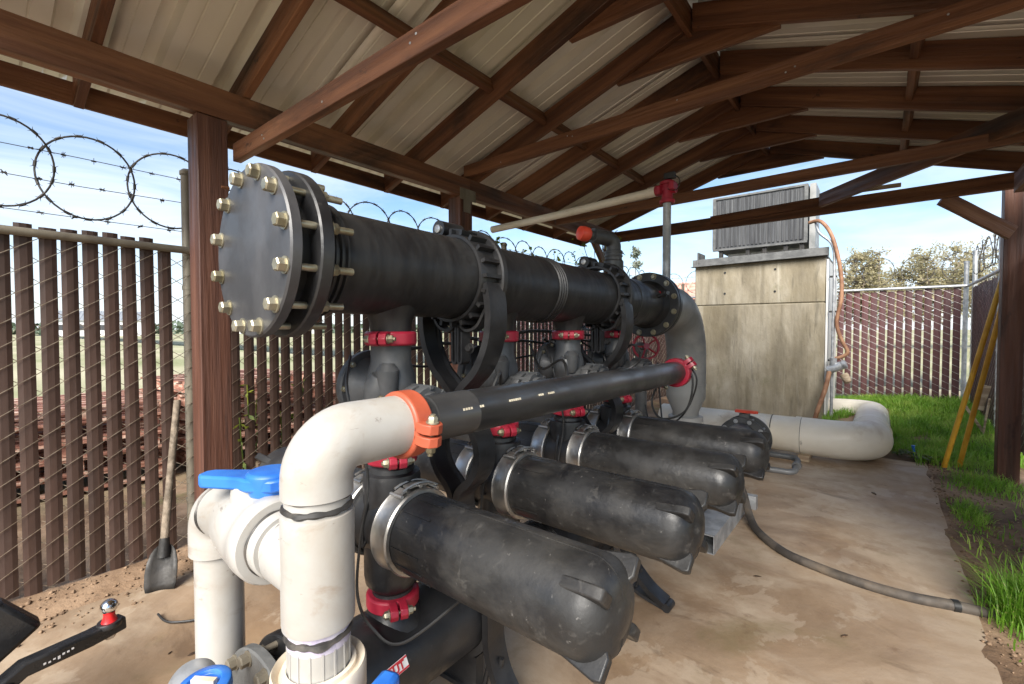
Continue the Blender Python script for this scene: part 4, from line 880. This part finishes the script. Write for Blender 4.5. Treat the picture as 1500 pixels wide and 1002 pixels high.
for k,y in enumerate((1.62,2.1,2.58)):
    t = thing('solenoid', (-1.40,y,1.25), ('black solenoid box on the cables behind the second valve','black solenoid box on the cables behind the third valve','black solenoid box on the cables behind the farthest valve')[k], 'solenoid')
    mb = MB(); mb.box((-1.40,y,1.25),(.06,.07,.08)); mb.cyl((-1.40,y,1.29),(-1.40,y,1.32),.02,n=14); mb.cyl((-1.37,y,1.25),(-1.33,y-.02,1.25),.014,n=12); mb.build('coil_box', M['cable'], t, bev=.006)
    mb = MB(); mb.tube([(-1.40,y,1.21),(-1.40,y,1.0)],.008,8); mb.box((-1.33,y-.03,1.25),(.02,.03,.03)); mb.build('bracket', M['galv'], t)
cable([(-1.30,1.25,1.30),(-1.22,1.32,1.16),(-1.10,1.28,1.10),(-1.02,1.2,1.2),(-1.0,1.12,1.12)], .006, 'black cable drooping from the hook bracket beside the second valve')
cable([(-1.30,1.75,1.28),(-1.20,1.70,1.17),(-1.05,1.64,1.22),(-.98,1.55,1.13),(-1.1,1.5,1.05)], .006, 'black cable looping between the second and third valves')
cable([(-1.32,2.2,1.30),(-1.15,2.28,1.20),(-1.0,2.24,1.27),(-.93,2.15,1.19),(-1.05,2.05,1.1)], .006, 'black cable looping in front of the farthest valve')
cable([(-1.45,1.3,1.36),(-1.47,1.6,1.30),(-1.46,2.0,1.34),(-1.44,2.6,1.31)], .009, 'thickest black cable run along the back of the valves')
# wire on the slab by the post
cable([(-2.62,.60,.012),(-2.5,.62,.012),(-2.42,.75,.012),(-2.55,.86,.012),(-2.75,.80,.012)], .005, 'thin dark wire curled on the slab near the shovel')
# ------------------------------------------------------------------ concrete tank and cooler box
TK = thing('concrete_tank', (-1.5,8.0,0), 'tall stained concrete tank wall behind the grey elbow', 'tank')
mb = MB()
mb.bb((-2.48,8.03,-.1),(-.63,9.75,1.735)); mb.build('lower_lift', M['concrete'], TK, bev=.012)
mb = MB(); mb.bb((-2.475,8.035,1.75),(-.635,9.75,2.40)); mb.bb((-2.46,8.05,1.73),(-.65,9.7,1.755)); mb.build('upper_lift', M['concrete'], TK, bev=.01)
mb = MB()
for x,z in ((-2.0,2.27),(-2.0,1.93),(-1.28,2.27),(-1.28,1.93)): mb.cyl((x,8.036,z),(x,8.026,z),.017,n=12)
mb.build('tie_hole', M['cable'], TK)
mb = MB(); mb.bb((-.627,8.02,.0),(-.60,9.7,2.36)); mb.build('side_board', M['board_white'], TK, bev=.004)
mb = MB(); mb.sweep([V((-2.52,7.99,2.42)),V((-.60,7.99,2.44))], [(-.06,-.03),(.06,-.03),(.06,.10),(.054,.10),(.054,-.024),(-.06,-.024)], (0,0,1)); mb.bb((-2.44,8.02,2.40),(-2.42,8.4,2.64)); mb.bb((-2.5,8.0,2.402),(-.62,9.7,2.43)); mb.build('steel_ledge', M['cast'], TK)
CB = thing('cooler_box', (-1.6,8.7,2.43), 'dark grey ribbed metal box standing on top of the concrete tank', 'cabinet')
mb = MB(); bx0,bx1,bz0,bz1,by = -2.27,-.93,2.72,3.56,8.4
mb.bb((bx0,by,bz0),(bx1,by+1.0,bz1)); mb.build('cabinet', M['metalbox'], CB)
mb = MB(); x = bx0+.02
while x < bx1-.03: mb.bb((x,by-.018,bz0+.03),(x+.03,by,bz1-.03)); x += .062
mb.build('front_slat', M['metalbox'], CB)
mb = MB()
for x in (bx0,bx1): mb.bb((x-.025,by-.025,bz0-.0),(x+.025,by+.02,bz1+.02))
mb.bb((bx0-.02,by-.026,bz1),(bx1+.02,by+1.0,bz1+.03)); mb.bb((bx0-.02,by-.026,bz0-.03),(bx1+.02,by+.02,bz0)); mb.build('corner_trim', M['cast'], CB)
for x in (bx0+.1,-1.75,-1.5,-1.2,bx1-.05):
    for y in (by+.05,by+.9): mb = MB(); mb.bb((x-.03,y-.03,2.43),(x+.03,y+.03,bz0-.03)); mb.build('leg', M['shovel'], CB)
mb = MB(); mb.bb((bx0+.15,by+.3,2.431),(bx1-.05,by+.33,2.66)); mb.build('pan', M['board_white'], CB)
mb = MB(); mb.bb((bx1+.04,by+.05,2.60),(bx1+.12,by+.6,3.6)); mb.build('side_post', M['ironpaint'], CB)
# conduit, hose and junction at the tank corner
CD = thing('conduit', (-.53,8.0,0), 'thin grey conduit strapped up the right corner of the concrete tank', 'conduit')
mb = MB(); mb.tube(catmull([(-.535,7.98,.02),(-.535,7.98,1.0),(-.53,7.98,2.2),(-.56,7.98,2.55),(-.72,8.0,2.75),(-.78,8.1,2.95)],8), .02, 10)
mb.build('tube', M['galv'], CD)
mb = MB()
for z in (.9,1.6,2.1): mb.box((-.54,7.99,z),(.09,.03,.025))
mb.build('strap', M['shovel'], CD)
mb = MB(); mb.tube(catmull([(-.85,8.1,2.93),(-.70,7.97,2.90),(-.56,7.95,2.66),(-.46,7.95,2.2),(-.44,7.95,1.8),(-.49,7.95,1.45),(-.43,7.95,1.2),(-.36,7.95,1.04),(-.40,7.95,.97),(-.50,7.95,.93)],8), .025, 12)
tag(mb.build('tan_hose', M['copperhose']), 'tan rubber hose arching from the cooler box down the tank corner', 'hose')
mb = MB(); mb.tube(catmull([(-.56,7.9,.75),(-.60,7.85,.5),(-.68,7.8,.2),(-.72,7.78,.02)],6), .03, 12)
tag(mb.build('tan_hose', M['copperhose']), 'short tan hose dropping from the grey junction to the ground', 'hose')
JB = thing('pump_junction', (-.48,7.95,.8), 'small grey pump junction fixed low on the tank corner', 'pump')
mb = MB(); mb.cyl((-.58,7.93,.76),(-.42,7.93,.84),.06,n=20); mb.cyl((-.52,7.93,.8),(-.52,7.93,.94),.045,n=18); mb.lathe([(.05,0),(.065,.02),(.065,.05),(.04,.06)], (-.42,7.93,.84), (1,0,.4), 20); mb.build('body', M['galv'], JB)
mb = MB(); mb.lathe([(.05,0),(.055,.03),(.05,.12),(.03,.14)], (-.40,7.93,.72), (.5,0,-1), 18); mb.build('bottle', M['wood_pale'], JB)
# ------------------------------------------------------------------ yellow poles
for k,(a_,b_) in enumerate((((.50,6.08,0),(.855,6.02,1.83)),((.615,6.18,0),(.885,6.08,1.70)))):
    a_, b_ = V(a_), V(b_); a_.z = gz(a_.x,a_.y)-.01
    root = thing('yellow_pole', a_, ('longer yellow pole leaning on the right brown post, left of its pair','shorter yellow pole leaning on the right brown post, beside the longer one')[k], 'pole', 'yellow poles')
    mb = MB(); mb.cyl(a_, b_, .021, n=16, ch=.004); mb.build('shaft', M['yellow'], root)
    mb = MB(); d = (b_-a_).normalized(); mb.cyl(a_-d*.005, a_+d*.05, .0225, n=16); mb.build('ferrule', M['yellow'], root)
mb = MB(); mb.box((.93,7.6,.55),(.1,.02,.3), Matrix.Rotation(.2,3,'Y')); mb.box((.9,7.62,.25),(.03,.02,.5), Matrix.Rotation(-.5,3,'Y')); mb.box((.97,7.55,.35),(.02,.02,.4), Matrix.Rotation(.1,3,'Y'))
tag(mb.build('scrap_board', M['wood_pale'], bev=.003), 'pale scrap boards propped against the right fence in the grass', 'boards')
mb = MB(); mb.cyl((.30,6.33,.02),(.285,6.33,.12),.012,n=10); mb.cyl((.285,6.33,.12),(.284,6.33,.135),.016,n=10)
tag(mb.build('marker_peg', M['blue']), 'small dark blue peg in the grass at the slab corner', 'peg')
# ------------------------------------------------------------------ shovel
SV_ = thing('shovel', (-2.86,.67,0), 'old square shovel with wooden handle leaning on the left fence', 'shovel')
tip = V((-2.86,.665,.005)); top = V((-3.21,.85,.93)); d = (top-tip).normalized(); sd_ = V((d.y,-d.x,0)).normalized(); nb = sd_.cross(d)
mb = MB(); mb.tube(catmull([tip+d*.24, tip+d*.5+nb*.004, top],6), [.0195]*6+[.018]*7, 12); mb.build('handle', M['wood_grey'], SV_)
mb = MB(); rows = [(0,.062,.0),(.03,.069,.004),(.09,.071,.008),(.14,.067,.006),(.18,.057,.0),(.205,.043,-.006),(.218,.03,-.01)]; vs = []
for h,w_,bz in rows:
    for k in range(7):
        u = -1+2*k/6; vs.append(tip + d*h + sd_*(w_*u) + nb*(bz-.024*(1-u*u)+.0))
mb.add(vs, [(j*7+i,j*7+i+1,(j+1)*7+i+1,(j+1)*7+i) for j in range(6) for i in range(6)])
mb.cyl(tip+d*.16-nb*.014, tip+d*.255, .03, .022, n=14); o = mb.build('blade', M['shovel'], SV_); o.modifiers.new('s','SOLIDIFY').thickness = .004
# ------------------------------------------------------------------ hitch ball mount
HT = thing('tow_hitch', (-2.03,.1,.3), 'black tow hitch with a chrome ball on a red collar, mounted on a black bumper', 'tow hitch')
b0 = V((-2.114,.345,.305))
mb = MB(); path = [V((-2.01,-.06,.245)), V((-2.045,.075,.265)), V((-2.06,.13,.295)), V((-2.105,.29,.285)), V((-2.13,.385,.29))]
def barprof(w_,h_): return [(-h_/2,-w_/2),(h_/2,-w_/2),(h_/2,w_/2),(-h_/2,w_/2)]
dd = V((-.27,.96,0)).normalized(); side = V((dd.y,-dd.x,0))
mb.sweep(path, barprof(.05,.046), side); mb.build('draw_bar', M['hitchblack'], HT, bev=.006)
mb = MB(); mb.lathe([(.034,-.008),(.036,-.004),(.036,.006),(.034,.01)], b0+V((0,0,.0)), (0,0,1), 28); mb.build('ball_seat', M['hitchblack'], HT)
mb = MB(); mb.lathe([(.023,.01),(.021,.014),(.0165,.03),(.017,.042)], b0, (0,0,1), 24); mb.build('ball_collar', M['brightred'], HT)
mb = MB(); prf = [(.0255*math.cos(t), .062+.0255*math.sin(t)) for t in (R(q) for q in range(-50,75,12))]+[(.006,.0865)]; mb.lathe(prf, b0, (0,0,1), 32); mb.build('tow_ball', M['chrome'], HT)
mb = MB(); mb.lathe([(.016,-.05),(.018,-.047),(.018,-.02)], b0, (0,0,1), 6); mb.build('nut', M['steel'], HT)
mb = MB()
for k in range(7): mb.box(path[3]*(.25+.07*k)+path[2]*(.75-.07*k)+side*.0255+V((0,0,random.uniform(-.006,.006))), (.001,.006,.004+.006*random.random()), Matrix.Rotation(math.atan2(side.y,side.x),3,'Z'))
mb.build('bar_marking', M['label_white'], HT)
mb = MB(); mb.tube(catmull([(-1.985,-.03,.24),(-1.99,.02,.225),(-2.0,.07,.245),(-2.02,.1,.25),(-2.0,.05,.22)],5), .0025, 5); mb.build('pin_clip', M['steel'], HT)
# the bumper end it plugs into
mb = MB(); mb.box((-2.02,-.16,.22),(.30,.22,.24), Matrix.Rotation(R(16),3,'Z')); mb.box((-2.2,.06,.36),(.07,.20,.16), Matrix.Rotation(R(38),3,'X')); mb.box((-2.03,.03,.24),(.075,.16,.085), Matrix.Rotation(R(16),3,'Z')); mb.build('bumper', M['hitchblack'], HT, bev=.015)
# ------------------------------------------------------------------ beyond the fence
k = 0
PLB = ['waist high stack of rusty red pallets seen through the slats at far left','low stack of rusty red pallets seen through the slats between the others','tall stack of rusty red pallets seen through the slats just left of the brown post','loose stack of rusty red pallets seen through the slats behind the shelter post']
for (x,y,lv,rot) in ((-5.4,-.9,6,.05),(-5.6,.7,5,-.1),(-5.5,2.0,6,.12),(-5.7,3.4,5,-.04)):
    root = thing('pallet_stack', (x,y,0), PLB[k], 'pallets', 'pallet stacks beyond the fence'); k += 1
    for l in range(lv):
        mb = MB(); rz = Matrix.Rotation(rot+random.uniform(-.06,.06),3,'Z'); z = .03+l*.14; ox, oy = random.uniform(-.05,.05), random.uniform(-.05,.05)
        for i in range(7):
            for zz in (0,.118):
                if zz == 0 and i % 3: continue
                mb.box(V((x+ox,y+oy,z+zz)) + rz @ V((-.5+i*1/6,0,0)), (.09,1.25,.018), rz)
        for j in (-.58,0,.58): mb.box(V((x+ox,y+oy,z+.058)) + rz @ V((0,j,0)), (1.05,.045,.085), rz)
        mb.build('pallet', M['crate'], root)
def far_house(name, loc, size, rot, label, wallm, roofm):
    root = thing(name, loc, label, 'building'); sx, sy, sz = size; rz = Matrix.Rotation(rot,3,'Z'); L0 = V(loc)
    mb = MB(); mb.box(L0+V((0,0,sz/2)), (sx,sy,sz), rz); mb.build('wall', wallm, root)
    mb = MB(); rh = sy*.22; pts = [(-sy/2-.3,sz-.08),(0,sz+rh),(sy/2+.3,sz-.08),(sy/2+.3,sz+.05),(0,sz+rh+.14),(-sy/2-.3,sz+.05)]
    mb.add([L0 + rz @ V((s_*(sx/2+.3),p,q)) for s_ in (-1,1) for p,q in pts], [(0,1,2,3,4,5),(11,10,9,8,7,6)]+[(i,(i+1)%6,(i+1)%6+6,i+6) for i in range(6)])
    x_ = -sx/2
    while x_ < sx/2:
        for s_ in (-1,1):
            p0 = L0 + rz @ V((x_,s_*(sy/2+.3),sz+.05)); p1 = L0 + rz @ V((x_,0,sz+rh+.14)); mb.tube([p0,p1], .05, 4)
        x_ += .6
    mb.build('roof', roofm, root)
    mb = MB()
    for i in range(int(sx/3)):
        for s_ in (-1,1): mb.box(L0 + rz @ V((-sx/2+1.5+i*3, s_*(sy/2+.01), sz*.55)), (1.0,.06,1.0), rz)
    mb.build('window', M['metalbox'], root)
far_house('barn', (-9.0,31,0), (11,7,2.75), R(8), 'barn with faded red metal roof behind the back fence', M['slat_red'], M['redroof'])
far_house('farm_building', (-120,20,0), (14,8,3), R(70), 'distant low white farm building seen through the left fence slats', M['farwhite'], M['galv'])
far_house('farm_building', (-140,62,0), (20,9,4), R(80), 'distant long white farm building right of the smaller one, seen through the slats', M['farwhite'], M['galv'])
def tree(x, y, h, r, label, leafm, n_leaf=1400, kind='round', group=None, trunk=.12, ls=.28, base=.35):
    root = thing('tree' if kind != 'conifer' else 'conifer_tree', (x,y,0), label, 'tree', group)
    mb = MB(); rnd = random.Random(int(x*10)+int(y*7)); tips = []
    if kind == 'conifer':
        mb.tube([(x,y,-.1),(x,y,h*.5),(x,y,h)], [trunk,trunk*.6,.02], 8)
        for i in range(int(n_leaf/40)):
            t = rnd.random()**.8; a = rnd.uniform(0,2*PI); l = r*(1-t)*rnd.uniform(.5,1.1)+.1; z = h*(.15+.83*t)
            tips += [(V((x+math.cos(a)*l*q, y+math.sin(a)*l*q, z-.15*l*q)), .12*h/8) for q in (.4,.7,1)]
            mb.tube([V((x,y,z)), V((x+math.cos(a)*l, y+math.sin(a)*l, z-.15*l))], .02, 4)
    else:
        mb.tube(catmull([(x,y,-.2),(x+.1,y,h*.2),(x-.05,y+.1,h*.42)],4), [trunk*(1-.04*i) for i in range(9)], 10)
        for i in range(13):
            a = rnd.uniform(0,2*PI); e = rnd.uniform(.25,1.25); l = r*rnd.uniform(.7,1.1)
            p0 = V((x,y,h*rnd.uniform(.2,.42))); p2 = p0 + V((math.cos(a)*math.cos(e)*l, math.sin(a)*math.cos(e)*l, math.sin(e)*h*.58)); p1 = (p0+p2)/2 + V((math.cos(a)*.2*r,math.sin(a)*.2*r,-.03*h))
            br = catmull([p0,p1,p2],5); mb.tube(br, [trunk*.5*(1-.085*k_) for k_ in range(len(br))], 6)
            for q in range(16):
                b_ = br[rnd.randrange(3,len(br))]; dv = V((rnd.gauss(0,1),rnd.gauss(0,1),rnd.gauss(.35,.8))).normalized()*r*rnd.uniform(.2,.45)
                mb.tube([b_, b_+dv*.5+V((0,0,.05)), b_+dv], [.05,.03,.012], 4); tips += [(b_+dv*u, .055*r) for u in (.35,.6,.8,1)]
    mb.build('trunk', M['bark'], root)
    lf = MB()
    for i in range(n_leaf):
        p, sp_ = rnd.choice(tips); p = p + V((rnd.gauss(0,sp_),rnd.gauss(0,sp_),rnd.gauss(0,sp_*.8))); dv = V((rnd.gauss(0,1),rnd.gauss(0,1),rnd.gauss(0,1))).normalized(); q = dv.orthogonal().normalized(); l = ls*rnd.uniform(.5,1.2)
        lf.add([p, p+dv*l*.5+q*l*.28, p+dv*l, p+dv*l*.5-q*l*.28], [(0,1,2,3)])
    lf.build('crown', leafm, root, ang=180)
tree(3.4,42,6.9,3.6,'bare olive brown tree with broad crown above the right end of the back fence',M['leaf'],14000,ls=.2)
tree(7.0,46,6.5,3.4,'bare olive brown tree farthest right, behind the right fence wire',M['leaf'],10000,ls=.2)
tree(-.6,38,6.9,2.2,'slim olive tree just right of the concrete tank',M['leaf'],8000,ls=.19)
tree(-19.4,44,9.6,1.7,'thin conifer paled by painted haze beyond the far flange of the top pipe',M['conifer_hazed'],1100,'conifer',ls=.34)
tree(-2.8,40,6.2,2.4,'olive tree half hidden behind the concrete tank',M['leaf'],5000,ls=.19)
# far hedgerow on the horizon
mb = MB(); rnd = random.Random(3)
for i in range(5200):
    a = rnd.uniform(R(20),R(140)); d_ = rnd.uniform(150,185); k_ = 1.6+1.6*noise.noise(V((a*9,0,0)))+.9*noise.noise(V((a*30,0,0)))
    x, y = -math.sin(a)*d_, math.cos(a)*d_; z = rnd.uniform(0,1)*max(.8,k_+1.2); dv = V((rnd.gauss(0,1),rnd.gauss(0,1),rnd.gauss(0,1))).normalized(); q = dv.orthogonal().normalized(); l = rnd.uniform(.8,1.9)
    p = V((x,y,z)); mb.add([p-dv*l*.5, p+q*l*.4, p+dv*l*.5, p-q*l*.4], [(0,1,2,3)])
tag(mb.build('hedgerow', M['conifer'], ang=180), 'far dark hedgerow along the horizon beyond the field', 'hedgerow', kind='stuff')
# yellow-green weeds growing just outside the fence
for k,(y,n_,h) in enumerate(((1.25,26,.9),(1.55,22,1.0),(3.2,24,1.1))):
    root = thing('tall_weed', (-3.42,y,0), ('leafy yellow green weed poking through the slats right of the brown post','second yellow green weed through the slats, behind the white elbow','yellow green weed through the slats behind the second valve')[k], 'weed')
    mb = MB(); lf = MB()
    for i in range(5):
        b_ = V((-3.40+random.uniform(-.03,.03), y+random.uniform(-.06,.06), 0)); tp = b_+V((random.uniform(.0,.14),random.uniform(-.12,.12),h*random.uniform(.7,1.1))); st = catmull([b_,(b_+tp)/2+V((.03,0,.02)),tp],6); mb.tube(st, .004, 5)
        for j in range(n_//2):
            p = random.choice(st[3:]); dv = V((random.uniform(-.4,1),random.uniform(-1,1),random.uniform(-.8,.5))).normalized(); q = dv.orthogonal().normalized(); l = random.uniform(.03,.07); lf.add([p,p+dv*l*.5+q*l*.2,p+dv*l,p+dv*l*.5-q*l*.2],[(0,1,2,3)])
    mb.build('stem', M['vine'], root); lf.build('leaves', M['vine'], root, ang=180)
